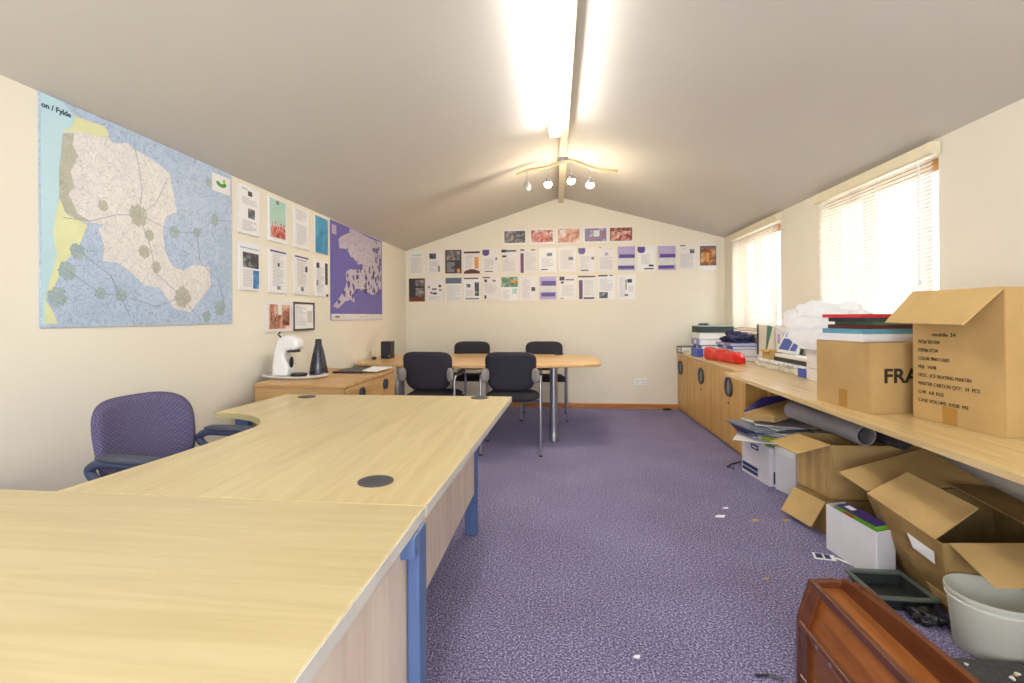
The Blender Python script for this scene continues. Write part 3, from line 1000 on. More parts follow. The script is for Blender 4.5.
rowA = [
    ('grey landscape photo, leftmost of the top photo row', [('pgrey', .06, .12, .94, .88), ('pdark', .46, .14, .94, .6)]),
    ('red crowd landscape photo, second of the top photo row', [('pred', .05, .1, .95, .88), ('people', .18, .2, .82, .86, 7, 'pfig')]),
    ('pinkish landscape photo with white glints, middle of the top photo row', [('pwarm', .05, .06, .95, .94), ('pale', .14, .12, .32, .4)]),
    ('pink landscape photo of bright lights, fourth of the top photo row', [('pwarm', .05, .06, .95, .94), ('pale', .68, .1, .9, .45), ('pale', .08, .1, .24, .4)]),
    ('blue and orange dusk landscape photo in the top row', [('pdusk', .06, .08, .94, .9), ('pale', .42, .22, .66, .6)]),
    ('brown group landscape photo, rightmost of the top photo row', [('pbrown', .05, .08, .95, .9), ('pred', .1, .3, .9, .86)])]
for i, (lab, items) in enumerate(rowA):
    xs = [-.655, -.312, .018, .35, .66]
    if i == 3:
        continue
    k = i if i < 3 else i - 1
    board('photo_print', lab, 'end', xs[k], 2.248, .3, .198, items, M_wboard, group=LG, cat='photo')

# socket on end wall
t = thing('wall_socket', 'white double wall socket low on the end wall', 'socket', (1.035, YE, .325))
B().box(.957, 1.113, YE - .014, YE - .0005, .285, .372).done('face_plate', M_white, t, bevel=.004)
for x in (.995, 1.072):
    b = B()
    b.box(x - .004, x + .004, YE - .0148, YE - .0138, .338, .348).box(x - .014, x - .008, YE - .0148, YE - .0138, .312, .318).box(x + .008, x + .014, YE - .0148, YE - .0138, .312, .318)
    b.done('pin_holes', M_black, t)
    B().box(x + .018, x + .028, YE - .018, YE - .013, .345, .36).done('switch', M_white, t)

# ------------------------------------------------------------------ desks
DZ = .715
t = thing('office_desk', 'maple desk nearest the camera with blue-grey steel legs', 'desk', (-1.3, .6, 0))
B().prism([(-1.95 + .03, -.1), (-.322, -.1), (-.296, 1.09), (-1.92, 1.093)], 'z', DZ - .026, DZ).done('desktop', M_desk_x, t, bevel=.001)
B().panel([(-.3205, -.1, DZ - .026), (-.2945, 1.089, DZ - .026), (-.2945, 1.089, DZ - .0015), (-.3205, -.1, DZ - .0015)], .003).done('edge_band', M_edge, t)
B().panel([(-.36, .0, .12), (-.326, 1.066, .12), (-.326, 1.066, .655), (-.36, .0, .655)], .018).done('modesty_panel', M_panel, t)
B().bar((-.352, .02, .672), (-.326, 1.02, .672), .02, .03).done('rail', M_darkmet, t)
for x, y in ((-.302, 1.052), (-.345, -.02), (-1.85, 1.05), (-1.85, -.02)):
    lg = B().box(x - .014, x + .014, y - .03, y + .03, .0, DZ - .027).done('leg', M_blue, t, bevel=.005)
B().box(-.322, -.2885, .99, 1.0215, DZ - .075, DZ - .0275).done('leg_bracket', M_blue, t, bevel=.004)

t = thing('radial_desk', 'maple L-shaped desk with curved inner corner beyond the nearest desk', 'desk', (-.7, 1.9, 0))
out = [(-.294, 1.0945), (-.236, 2.638), (-1.493, 2.62), (-1.531, 2.085)]
arcp = [(-1.44, 2.08), (-1.392, 2.066), (-1.335, 2.04), (-1.282, 2.001), (-1.238, 1.962), (-1.202, 1.91), (-1.178, 1.86), (-1.169, 1.81)]
out += arcp + [(-1.175, 1.6), (-1.19, 1.4), (-1.228, 1.0945)]
B().prism(out, 'z', DZ - .026, DZ).done('desktop', M_desk_y, t, bevel=.001)
B().panel([(-.2935, 1.097, DZ - .026), (-.2345, 2.637, DZ - .026), (-.2345, 2.637, DZ - .0015), (-.2935, 1.097, DZ - .0015)], .003).done('edge_band', M_edge, t)
ib = B()
ins = [(-1.531, 2.085)] + arcp + [(-1.175, 1.6), (-1.19, 1.4), (-1.228, 1.0965)]
for p, q in zip(ins, ins[1:]):
    ib.panel([(p[0] - .001, p[1] - .001, DZ - .026), (q[0] - .001, q[1] - .001, DZ - .026), (q[0] - .001, q[1] - .001, DZ - .0015), (p[0] - .001, p[1] - .001, DZ - .0015)], .002)
ib.done('inner_edge_band', plain('olive_edge_band', (184, 172, 122), .45), t)
B().panel([(-.452, 1.14, .225), (-.432, 2.54, .225), (-.432, 2.54, DZ - .027), (-.452, 1.14, DZ - .027)], .018).done('modesty_panel', M_panel, t)
for x, y in ((-.443, 2.575), (-.47, 1.128), (-1.45, 2.55), (-1.45, 2.17), (-1.16, 1.16)):
    B().box(x - .032, x + .032, y - .022, y + .022, 0, DZ - .027).done('leg', M_blue, t, bevel=.006)
for x, y in ((-1.331, 2.535), (-.397, 2.578), (-.465, 1.242)):
    g = B().lathe([(0, 0), (.046, 0), (.046, .002), (.042, .0035), (0, .0035)], (x, y, DZ)).done('cable_grommet', M_grom, t, smooth=True)

# ------------------------------------------------------------------ meeting table
t = thing('meeting_table', 'boat-shaped beech meeting table in front of the end wall', 'table', (-.74, 5.0, 0))
pts = []
cx_, cy_ = -.745, 4.985
N = 12
for i in range(N + 1):           # near edge, left to right
    x = -1.0 + 2.0 * i / N
    pts.append((cx_ + x * 1.12, cy_ - (.49 + .21 * (1 - x * x))))
for a in range(1, 6):
    th_ = -math.pi / 2 + math.pi * a / 6
    pts.append((cx_ + 1.12 + .055 * math.cos(th_), cy_ + .49 * math.sin(th_)))
for i in range(N + 1):
    x = 1.0 - 2.0 * i / N
    pts.append((cx_ + x * 1.12, cy_ + (.49 + .21 * (1 - x * x))))
for a in range(1, 6):
    th_ = math.pi / 2 + math.pi * a / 6
    pts.append((cx_ - 1.12 + .055 * math.cos(th_), cy_ + .49 * math.sin(th_)))
B().prism(pts, 'z', DZ - .026, DZ).done('tabletop', M_table, t, bevel=.006)
for x, y in ((-.02, 4.58), (-.02, 5.27), (-1.46, 4.58), (-1.46, 5.27)):
    lg = B().lathe([(0, .002), (.052, .002), (.052, .012), (.042, .06), (.035, .13), (.035, DZ - .04), (.05, DZ - .027), (0, DZ - .027)], (x, y, 0), 20).done('leg', M_chrome, t, smooth=True)
    B().lathe([(0, 0), (.05, 0), (.05, .008), (0, .008)], (x, y, 0), 20).done('foot', M_darkmet, lg)
B().box(-1.4, -.08, 4.95, 5.02, DZ - .07, DZ - .027).done('rail', M_darkmet, t)
B().lathe([(0, 0), (.04, 0), (.04, .003), (0, .003)], (.03, 5.5, DZ)).done('cable_grommet', M_grom, t)


# ------------------------------------------------------------------ meeting chairs
def rt(seq, k=4):
    """round the corners of a polyline"""
    out_ = [Vector(seq[0])]
    for i in range(1, len(seq) - 1):
        a, c, e = Vector(seq[i - 1]), Vector(seq[i]), Vector(seq[i + 1])
        r_ = min(.06, (a - c).length * .45, (e - c).length * .45)
        p, q = c + (a - c).normalized() * r_, c + (e - c).normalized() * r_
        for j in range(k + 1):
            f = j / k
            out_.append((1 - f) ** 2 * p + 2 * f * (1 - f) * c + f * f * q)
    out_.append(Vector(seq[-1]))
    return out_


def make_chair(label, loc, rz, fab):
    t = thing('meeting_chair', label, 'chair', loc, rz, 'meeting chairs around the boat-shaped table')
    Ms = Matrix.Translation((0, .29, .452)) @ Matrix.Rotation(math.radians(90), 4, 'X')
    B().cushion(.46, .44, .055, Ms, ex=5, puff=.5).done('seat', fab, t, smooth='all', world=False)
    Mb = Matrix.Translation((0, .055, .682)) @ Matrix.Rotation(math.radians(9), 4, 'X')
    B().cushion(.45, .335, .05, Mb, ex=4.5, cv=-.035, taper=.14, puff=.5).done('backrest', fab, t, smooth='all', world=False)
    for sx in (-1, 1):
        x = sx * .247
        B().tube(rt([(x, .0, .006), (x, .03, .648), (x, .40, .648), (x, .455, .6), (x, .47, .006)], 4), .0115, 10).done('side_frame', M_chrome, t, smooth=True, world=False)
        B().tube(rt([(x, .06, .662), (x, .2, .665), (x, .39, .662)]), [.016] * len(rt([(0, 0, 0), (0, .2, 0), (0, .39, 0)])), 10).done('armrest_pad', M_black, t, smooth=True, world=False)
        cb = B().cushion(.075, .12, .03, Matrix.Translation((sx * .208, .03, .655)) @ Matrix.Rotation(sx * math.radians(-35), 4, 'Z'), ex=2.4, n=10).done('side_cover', M_cover, t, smooth='all', world=False)
        for y in (.0, .47):
            B().lathe([(0, 0), (.015, 0), (.015, .012), (0, .012)], (x, y, 0), 12).done('foot', M_black, t, world=False)
    b = B()
    b.bar((-.247, .12, .43), (.247, .12, .43), .02).bar((-.247, .4, .43), (.247, .4, .43), .02)
    b.done('seat_frame', M_darkmet, t, world=False)
    return t


c0 = make_chair('near side meeting chair with its whole back and leg showing, beside the chrome table leg', (-.372, 4.055, 0), math.radians(1), M_fab)
dup(c0, 'near side meeting chair on the left, its legs hidden behind the desk', (-1.088, 4.06, 0), math.radians(-2))
dup(c0, 'far side meeting chair on the left, only its top showing over the table', (-.985, 5.90, 0), math.radians(180))
dup(c0, 'far side meeting chair on the right beside the bare end of table', (-.135, 5.90, 0), math.radians(181))

# ------------------------------------------------------------------ office chair at the desk
t = thing('office_chair', 'purple checked swivel chair with loop arms behind the L-shaped desk', 'chair', (-1.47, 1.735, 0), math.radians(-95))
# local: x right, y forward (towards the desk)
Mb = Matrix.Translation((0, -.15, .672)) @ Matrix.Rotation(math.radians(8), 4, 'X')
B().cushion(.45, .35, .055, Mb, ex=3.2, cv=-.07, taper=.12, puff=.5, n=18).done('backrest', M_mesh, t, smooth='all', world=False)
Ms = Matrix.Translation((0, .08, .46)) @ Matrix.Rotation(math.radians(90), 4, 'X')
B().cushion(.5, .46, .07, Ms, ex=4, n=16).done('seat', M_mesh, t, smooth='all', world=False)
B().tube(rt([(0, .0, .42), (0, -.19, .42), (0, -.2, .6)]), .022, 10).done('back_stem', M_black, t, smooth=True, world=False)
for sx in (-1, 1):
    x = sx * .235
    B().tube(rt([(sx * .15, .06, .425), (x, .06, .425), (x, .0, .57), (x, -.06, .6), (x, -.085, .63), (x, -.04, .656), (x, .2, .656)], 4), .016, 10).done('arm_loop', plain('slate_arm', (66, 74, 104), .5), t, smooth=True, world=False)
    Ma = Matrix.Translation((x, .085, .672)) @ Matrix.Rotation(math.radians(90), 4, 'X')
    B().cushion(.05, .27, .025, Ma, ex=3, n=10).done('arm_pad', plain('slate_pad', (74, 78, 92), .6), t, smooth='all', world=False)
B().cyl((0, .05, .12), (0, .05, .42), .028, seg=16).done('gas_column', M_black, t, world=False)
for k in range(5):
    a = 2 * math.pi * k / 5 + .3
    lg = B().bar((0, .05, .1), (.29 * math.cos(a), .05 + .29 * math.sin(a), .075), .045, .03).done('base_leg', M_black, t, world=False, bevel=.006)
    c = Vector((.27 * math.cos(a), .05 + .27 * math.sin(a), .027))
    d = Vector((-math.sin(a), math.cos(a), 0)) * .02
    B().cyl(c - d, c + d, .027, seg=14).done('castor', M_black, lg, world=False)

# ------------------------------------------------------------------ sideboard and what stands on it
SZ = .75
t = thing('sideboard', 'honey oak two-door sideboard against the left wall', 'cabinet', (-1.5, 3.2, 0))
b = B()
b.box(-1.795, -1.235, 2.79, 3.66, .06, SZ - .022)
b.done('carcass', M_side, t, bevel=.002)
B().box(-1.80, -1.215, 2.775, 3.675, SZ - .022, SZ).done('top_board', M_side, t, bevel=.003)
B().box(-1.79, -1.25, 2.8, 3.65, 0, .06).done('plinth', M_darkmet, t)


def crescent(cy, cz, x, ry, rz_, sgn, inner=.5):
    """half-moon pull on a face looking towards -x (sgn=-1) or +x"""
    o_ = [(cy + ry * math.sin(a), cz + rz_ * math.cos(a)) for a in [math.pi * i / 14 for i in range(15)]]
    i_ = [(cy + ry * inner * math.sin(a), cz + rz_ * .86 * math.cos(a)) for a in [math.pi * (1 - i / 14) for i in range(15)]]
    return B().prism(o_ + i_, 'x', min(x, x + sgn * .014), max(x, x + sgn * .014))


for y0, y1 in ((2.797, 3.222), (3.228, 3.653)):
    d = B().box(-1.234, -1.216, y0, y1, .07, SZ - .026).done('door', M_side_f, t, bevel=.002)
    ym = (y0 + y1) / 2
    for s_ in (1, -1):
        crescent(ym + s_ * .004, .665, -1.216, s_ * .034, .036, 1, .45).done('handle', M_grom, d, smooth=True)

t = tag(B().lathe([(0, 0), (.17, 0), (.215, .012), (.222, .02), (.215, .021), (.17, .009), (0, .008)], (-1.69, 3.07, SZ), 40, 1.0, .62).done('oval_tray', M_white, smooth=True),
        'white oval tray on the sideboard under the coffee machine', 'tray')
# coffee machine
TZ = SZ + .0085
t = thing('coffee_machine', 'white capsule coffee machine with curved neck on the oval tray', 'coffee machine', (-1.75, 3.1, TZ))
prof = [(-.115, 0), (.015, 0), (.02, .06), (.0, .1), (-.015, .14), (.0, .175), (.045, .178), (.088, .178), (.098, .2), (.095, .235), (.07, .262), (.025, .278), (-.03, .272), (-.07, .24), (-.095, .18), (-.112, .09)]
pp = [(-1.75 + x * .84, TZ + z * .97) for x, z in prof]
b = B().prism(pp, 'y', 3.05, 3.15)
b.done('machine_body', M_white, t, bevel=.02, seg=4, smooth=True)
B().cushion(.045, .075, .014, Matrix.Translation((-1.733, 3.1, TZ + .09)) @ Matrix.Rotation(math.radians(90), 4, 'Z'), ex=2, n=10).done('control_panel', M_black, t, smooth='all')
B().box(-1.75, -1.685, 3.07, 3.13, TZ + .156, TZ + .173).done('brew_head', M_darkmet, t, bevel=.004)
B().lathe([(0, .0), (.05, .0), (.05, .018), (0, .018)], (-1.68, 3.1, TZ), 24).done('drip_tray', M_black, t, bevel=.003)
B().tube([(-1.80, 3.1, TZ + .25), (-1.825, 3.1, TZ + .272), (-1.81, 3.1, TZ + .288)], .006, 8).done('lever', M_black, t, smooth=True)
B().lathe([(0, .0), (.036, 0), (.04, .17), (.037, .17), (.033, .006), (0, .006)], (-1.838, 3.175, TZ + .001), 24).done('water_tank', slat_mat('clear_plastic_tank', (214, 226, 222), .6), t, smooth=True)
# drinks bottle
t = thing('drinks_bottle', 'dark tapered steel bottle beside the coffee machine', 'bottle', (-1.592, 3.195, TZ + .003))
B().lathe([(0, 0), (.058, 0), (.06, .008), (.05, .08), (.036, .15), (.026, .19), (.022, .2), (0, .2)], (-1.592, 3.195, TZ + .003), 28).done('bottle_body', plain('gunmetal', (74, 74, 82), .25, .7), t, smooth=True)
B().lathe([(0, .2), (.021, .2), (.022, .212), (.02, .232), (.014, .236), (0, .236)], (-1.592, 3.195, TZ + .003), 24).done('cap', M_black, t, smooth=True)
# laptop-like flat folder and papers
tag(B().box(-1.56, -1.34, 3.33, 3.6, SZ + .0005, SZ + .012).done('black_folder', M_black, bevel=.003), 'flat black folder on the sideboard behind the bottle', 'folder')
tag(B().panel([(-1.35, 3.36, SZ + .016), (-1.24, 3.34, SZ + .014), (-1.23, 3.64, SZ + .014), (-1.38, 3.63, SZ + .017)], .006).done('paper_sheaf', M_paper), 'white paper sheaf on the sideboard edge beside the black folder', 'paper')

# speaker box and glass on the table's left end
t = thing('speaker_box', 'small black box speaker at the left end of the meeting table', 'speaker', (-1.735, 5.0, DZ))
B().box(-1.79, -1.68, 4.945, 5.06, DZ + .001, DZ + .178).done('speaker_body', M_black, t, bevel=.006)
B().box(-1.778, -1.692, 4.9415, 4.9455, DZ + .05, DZ + .168).done('grille', plain('speaker_grille', (48, 48, 56), .8, vary=.3, scale=200), t)
B().lathe([(0, 0), (.008, 0), (.008, .003), (0, .003)], (0, 0, 0), 12).done('knob', M_chrome, t, world=False)
k = [o for o in t.children if o.name.startswith('knob')][0]
k.data.transform(FR[t.name].inverted() @ Matrix.Translation((-1.702, 4.9445, DZ + .03)) @ Matrix.Rotation(math.pi / 2, 4, 'X'))
tag(B().lathe([(0, 0), (.03, 0), (.034, .085), (.032, .085), (.028, .005), (0, .005)], (-1.86, 4.9, DZ + .0005), 24).done('drinking_glass', M_glass, smooth=True),
    'small clear glass beside the black speaker on the table', 'glass')
tag(B().box(-1.83, -1.795, 4.8, 4.835, DZ + .0005, DZ + .03).done('desk_charger', M_grom, bevel=.004), 'tiny dark block in front of the glass and speaker', 'charger')

# ------------------------------------------------------------------ low cabinets along the right wall
KZ = .70
CG = 'oak cupboards along the right wall'
labs = ['oak cupboard nearest the camera, next to the worktop', 'middle oak cupboard with keyhole under its half-moon handle', 'oak cupboard in the corner by the end wall']
for k, (y0, y1) in enumerate(((4.085, 4.93), (4.935, 5.80), (5.805, 6.262))):
    t = thing('low_cupboard', labs[k], 'cupboard', (1.75, (y0 + y1) / 2, 0), group=CG)
    B().box(1.49, 2.01, y0, y1, .04, KZ - .02).done('carcass', M_oak, t, bevel=.001)
    B().box(1.462, 2.01, y0, y1, KZ - .02, KZ).done('top_board', M_oak_top, t, bevel=.002)
    B().box(1.5, 2.0, y0 + .005, y1 - .005, 0, .04).done('plinth', M_oak, t)
    hy, hz = ((4.455, .53), (5.265, .527), (6.10, .527))[k]
    for sg_, ya, yb in ((-1, y0 + .002, hy - .001), (1, hy + .001, y1 - .002)):
        d = B().box(1.471, 1.489, ya, yb, .035, KZ - .023).done('door', M_oak, t, bevel=.001)
        crescent(hy + sg_ * .003, hz, 1.471, sg_ * .085, .082, -1, .55).done('handle', M_grom, d, smooth=True)
        crescent(hy + sg_ * .003, hz, 1.4722, sg_ * .05, .07, -.25, .0).done('handle_recess', M_cover, d)
    if k < 2:
        lk = B().lathe([(0, 0), (.011, 0), (.011, .004), (0, .004)], (0, 0, 0), 14).done('lock', M_darkmet, d, world=False)
        lk.data.transform(FR[t.name].inverted() @ Matrix.Translation((1.471, hy + .02, hz - .14)) @ Matrix.Rotation(-math.pi / 2, 4, 'Y'))

# worktop (a long desk pushed in front)
t = thing('worktop_desk', 'long oak worktop desk on the right carrying the cartons', 'desk', (1.65, 2.6, 0))
B().prism([(1.308, 4.075), (1.245, .7), (2.01, .7), (2.01, 4.08)], 'z', KZ - .028, KZ).done('desktop', M_oak_top, t, bevel=.003)
for p in ((1.62, 3.98, 1.98, 4.06), (1.5, .75, 1.98, .80)):
    B().box(p[0], p[2], p[1], p[3], 0, KZ - .029).done('end_panel', M_oak, t)

# ------------------------------------------------------------------ on the cupboards
Z = KZ + .0008


def stack_thing(name, label, cat, x0, x1, y0, y1, z0, z1, m, parts=(), rz=0, group=None, bevel=.003):
    t = thing(name, label, cat, ((x0 + x1) / 2, (y0 + y1) / 2, z0), rz, group)
    w, d, h = x1 - x0, y1 - y0, z1 - z0
    return t, w, d, h


def binder(label, x0, x1, y0, y1, z0, z1, cover, rz=0, spine='x', name='ring_binder', cat='binder', group=None):
    """binder lying flat: covers + paper block + spine on the -x side"""
    t, w, d, h = stack_thing(name, label, cat, x0, x1, y0, y1, z0, z1, cover, rz=rz, group=group)
    b = B().box(-w / 2, w / 2, -d / 2, d / 2, 0, .004).box(-w / 2, w / 2, -d / 2, d / 2, h - .004, h).box(-w / 2, -w / 2 + .004, -d / 2, d / 2, .004, h - .004)
    b.done('cover', cover, t, world=False)
    B().box(-w / 2 + .006, w / 2 - .012, -d / 2 + .008, d / 2 - .008, .0045, h - .0045).done('paper_block', M_paper, t, world=False)
    B().box(-w / 2 - .0008, -w / 2 + .001, -d * .12, d * .12, h * .2, h * .8).done('spine_label', M_paper, t, world=False)
    return t


M_dgreen = plain('dark_green_cloth', (52, 64, 62), .6)
M_navy = plain('navy_cloth', (40, 40, 74), .8, vary=.25, scale=30)
M_lil = plain('lilac_card', (150, 156, 206), .5)
M_royal = plain('royal_blue_card', (62, 86, 180), .45)
M_red = plain('red_plastic', (216, 38, 26), .35, vary=.12, scale=30)
M_teal = plain('teal_card', (90, 150, 168), .5)
M_lime = plain('yellow_green_print', (150, 170, 50), .45)
M_indigo = plain('indigo_print', (52, 44, 112), .45)

# corner: file tray, leaflets, stack
t = thing('letter_tray', 'dark wire letter tray at the far end of the cupboards', 'tray', (1.56, 6.08, Z))
b = B()
x0, x1, y0, y1, z0, z1 = 1.452, 1.60, 6.0, 6.2, Z, Z + .075
for p, q in [((x0, y0, z0 + .004), (x1, y0, z0 + .004)), ((x0, y0, z1), (x1, y0, z1)), ((x0, y1, z0 + .004), (x1, y1, z0 + .004)), ((x0, y1, z1), (x1, y1, z1)), ((x0, y0, z0), (x0, y0, z1)), ((x1, y0, z0), (x1, y0, z1)), ((x0, y1, z0), (x0, y1, z1)), ((x1, y1, z0), (x1, y1, z1)), ((x0, y0, z0 + .004), (x0, y1, z0 + .004)), ((x0, y0, z1), (x0, y1, z1)), ((x1, y0, z0 + .004), (x1, y1, z0 + .004)), ((x1, y0, z1), (x1, y1, z1))]:
    b.bar(p, q, .007)
b.done('frame', M_grom, t)
B().box(x0 + .008, x1 - .006, y0 + .006, y1 - .006, z0 + .009, z1 - .012).done('paper_stack', M_paper, t)
tag(B().box(1.475, 1.61, 5.74, 5.985, Z, Z + .034).done('leaflet_stack', plain('cream_leaflets', (222, 214, 190), .6), bevel=.002), 'low cream stack of leaflets in front of the wire letter tray', 'leaflets')
tag(B().box(1.495, 1.56, 5.50, 5.735, Z, Z + .085).done('brochure_box', M_royal, bevel=.003), 'blue box of brochures between the cream leaflets and red pouch', 'box')
for k, (c, lab, z0, z1, xs) in enumerate([(M_lil, 'lilac binder at the bottom of the corner stack', .0, .055, (1.63, 1.96)), (M_royal, 'royal blue binder second from bottom of the corner stack', .056, .105, (1.62, 1.95)), (M_lil, 'pale lilac binder under the white box file of the corner stack', .106, .178, (1.60, 1.95)),
                                          (M_paper, 'white binder below the dark green box file in the corner stack', .179, .245, (1.60, 1.94))]):
    binder(lab, xs[0], xs[1], 5.80, 6.12, Z + z0, Z + z1, c, group='binders of the corner stack')
t = thing('box_file', 'dark green box file on top of the corner stack', 'box file', (1.79, 5.96, Z + .246))
B().box(1.605, 1.975, 5.82, 6.12, Z + .246, Z + .315).done('file_body', M_dgreen, t, bevel=.003)
B().box(1.6, 1.98, 5.815, 6.125, Z + .3155, Z + .325).done('lid', plain('pale_lid', (184, 196, 190), .5), t, bevel=.002)
tag(B().cushion(.12, .05, .025, Matrix.Translation((1.69, 5.95, Z + .339)) @ Matrix.Rotation(math.radians(90), 4, 'X'), ex=3, n=8).done('stapler', M_dgreen, smooth='all'), 'small dark stapler on top of the green box file', 'stapler')
for k, (lab, c, z0, z1, x0, x1, y0, y1) in enumerate([
        ('lilac folder at the bottom of the pile behind the red pouch', M_lil, 0, .05, 1.70, 1.98, 4.98, 5.42), ('white binder on the lilac folder behind the red pouch', M_paper, .051, .11, 1.70, 1.98, 5.0, 5.44),
        ('blue folder on top of the white binder behind the red pouch', M_royal, .111, .14, 1.69, 1.98, 5.02, 5.46), ('thin pale folder under the navy cloth', M_lil, .141, .165, 1.68, 1.97, 5.05, 5.48)]):
    binder(lab, x0, x1, y0, y1, Z + z0, Z + z1, c, group='folders behind the red pouch', name='folder', cat='folder')
b = B().blob((1.84, 5.3, Z + .2), (.13, .16, .075), .35, 2.2, 4, 3, flat=Z + .1668)
tag(b.done('folded_cloth', M_navy, smooth='all'), 'crumpled navy cloth lying on the folders under the far blind', 'cloth')
# red pouch
t = thing('document_pouch', 'bright red plastic pouch at the front edge of the cupboards', 'pouch', (1.62, 5.2, Z))
b = B()
pts = [(1.51, 5.47), (1.565, 5.12), (1.615, 4.80), (1.69, 4.83), (1.66, 5.15), (1.62, 5.48)]
n_ = 14
rows = []
for i in range(n_ + 1):
    f = i / n_
    x, y = 1.545 + .115 * f, 5.33 - .66 * f
    hh = (.112 - .02 * f) * (1 + .12 * math.sin(f * 17)) * (1 if 0 < i < n_ else .72)
    ww = .05 * (1 if 0 < i < n_ else .6)
    ring = []
    for k in range(12):
        a = 2 * math.pi * k / 12
        cx2, cz2 = math.cos(a), math.sin(a)
        sx2 = math.copysign(abs(cx2) ** .5, cx2) * ww * (1 + .12 * math.sin(f * 23 + k))
        sz2 = hh / 2 + math.copysign(abs(cz2) ** .5, cz2) * hh / 2
        ring.append(b.bm.verts.new((x + sx2, y + sx2 * .25, Z + sz2 + .001)))
    rows.append(ring)
for A, Bv in zip(rows, rows[1:]):
    for k in range(12):
        b.bm.faces.new((A[k], A[(k + 1) % 12], Bv[(k + 1) % 12], Bv[k]))
b.bm.faces.new(rows[0][::-1])
b.bm.faces.new(rows[-1])
b.done('pouch_body', M_red, t, smooth=True)
B().tube([(1.545, 5.30, Z + .112), (1.595, 5.01, Z + .113), (1.655, 4.70, Z + .097)], .003, 6).done('zip', plain('dark_red_zip', (150, 24, 20), .5), t)

# magazine holder, brochures, papers in front of the pier between the windows
M_news = plain('newsprint', (206, 202, 194), .8, vary=.3, scale=24)
t = thing('magazine_file', 'cream upright magazine file with a green stripe', 'magazine file', (1.91, 4.66, Z))
B().hexa([(1.852, 4.49, Z), (1.97, 4.49, Z), (1.97, 4.85, Z), (1.852, 4.85, Z), (1.852, 4.50, Z + .345), (1.97, 4.50, Z + .345), (1.97, 4.85, Z + .36), (1.852, 4.85, Z + .36)]).done('file_case', plain('cream_card', (226, 222, 210), .6), t, bevel=.003)
B().panel([(1.8505, 4.66, Z + .13), (1.8505, 4.64, Z + .13), (1.8505, 4.52, Z + .34), (1.8505, 4.62, Z + .35)], .002).done('green_stripe', plain('stripe_green', (50, 120, 100), .5), t)
B().box(1.8495, 1.8515, 4.81, 4.85, Z + .08, Z + .355).done('dark_edge', M_grom, t)
t = thing('magazine_file', 'grey-white magazine file right of the green striped one', 'magazine file', (1.92, 4.40, Z))
B().hexa([(1.862, 4.36, Z), (2.0, 4.36, Z), (2.0, 4.485, Z), (1.862, 4.485, Z), (1.862, 4.36, Z + .31), (2.0, 4.36, Z + .33), (2.0, 4.485, Z + .34), (1.862, 4.485, Z + .34)]).done('file_case', M_whitebox, t, bevel=.003)
B().box(1.8605, 1.862, 4.40, 4.45, Z + .2, Z + .28).done('spine_label', PR['lilac'], t)
t = thing('brochure_pack', 'white brochure pack printed with blue, leaning beside the bag', 'brochure', (1.85, 4.15, Z + .135))
bq_ = [(1.80, 4.30, Z + .14), (1.80, 3.98, Z + .14), (1.88, 3.97, Z + .33), (1.88, 4.26, Z + .35)]
B().panel(bq_, .02).done('cover', M_paper, t)
V4 = [Vector(p) for p in bq_]


def onp(u0, v0, u1, v1, u2, v2):
    f = lambda u, v: tuple(V4[0].lerp(V4[1], u).lerp(V4[3].lerp(V4[2], u), v) + Vector((-.0108, 0, .0045)))
    return B().panel([f(u0, v0), f(u1, v0 if v2 is None else v0), f(u1, v1), f(u2, v1)], .001)


onp(.06, .1, .6, .52, .08, None).done('blue_print', M_royal, t)
onp(.1, .58, .5, .9, .12, None).done('blue_print', plain('mid_blue_print', (110, 146, 216), .45), t)
onp(.66, .1, .95, .4, .7, None).done('blue_print', M_royal, t)
t = thing('small_carton', 'small torn brown carton in front of the magazine files', 'box', (1.79, 4.36, Z + .1))
B().box(1.745, 1.845, 4.31, 4.46, Z + .0755, Z + .15).done('carton_body', M_card_in, t)
B().panel([(1.744, 4.46, Z + .15), (1.744, 4.31, Z + .15), (1.715, 4.29, Z + .138), (1.715, 4.47, Z + .142)], .003).done('flap', M_card_in, t)
for k, (lab, m, x0, x1, y0, y1, z0, z1) in enumerate([
        ('crumpled newspaper bundle at the foot of the paper pile', M_news, 1.74, 1.845, 3.68, 4.62, 0, .046),
        ('white magazine on the newspaper bundle', plain('magazine_print', (216, 220, 228), .5, vary=.3, scale=18), 1.735, 1.845, 3.70, 4.55, .047, .0745)]):
    b = B()
    nn = 16
    top_, bot_ = [], []
    for i in range(nn + 1):
        f = i / nn
        y = y0 + (y1 - y0) * f
        wv = .012 * math.sin(i * 1.7 + k)
        hv = .0
        b_top = [b.bm.verts.new((x0 + wv + .0, y, Z + z0 + .001)), b.bm.verts.new((x0 + wv * .4 - .006, y, Z + (z0 + z1) / 2)), b.bm.verts.new((x0 + wv * .7 + .004, y, Z + z1)), b.bm.verts.new((x1, y, Z + z1)), b.bm.verts.new((x1, y, Z + z0 + .001))]
        top_.append(b_top)
    for A, Bv in zip(top_, top_[1:]):
        for q in range(5):
            b.bm.faces.new((A[q], A[(q + 1) % 5], Bv[(q + 1) % 5], Bv[q]))
    b.bm.faces.new(top_[0][::-1])
    b.bm.faces.new(top_[-1])
    tag(b.done('magazine_bundle', m, smooth=True), lab, 'magazines', 'papers beside the white carton')
tag(B().box(1.75, 1.85, 3.69, 4.25, Z + .0755, Z + .108).done('ring_binder', M_black, bevel=.003), 'flat black ring binder on the magazines', 'binder')
tag(B().box(1.755, 1.85, 3.70, 4.24, Z + .1085, Z + .133).done('paper_ream', M_paper, bevel=.002), 'white ream of paper on the black ring binder', 'paper')
tag(B().box(1.722, 1.728, 3.66, 3.79, Z + .0005, Z + .062).done('blue_leaflet', M_royal), 'blue leaflet standing against the newspaper bundle', 'leaflet')

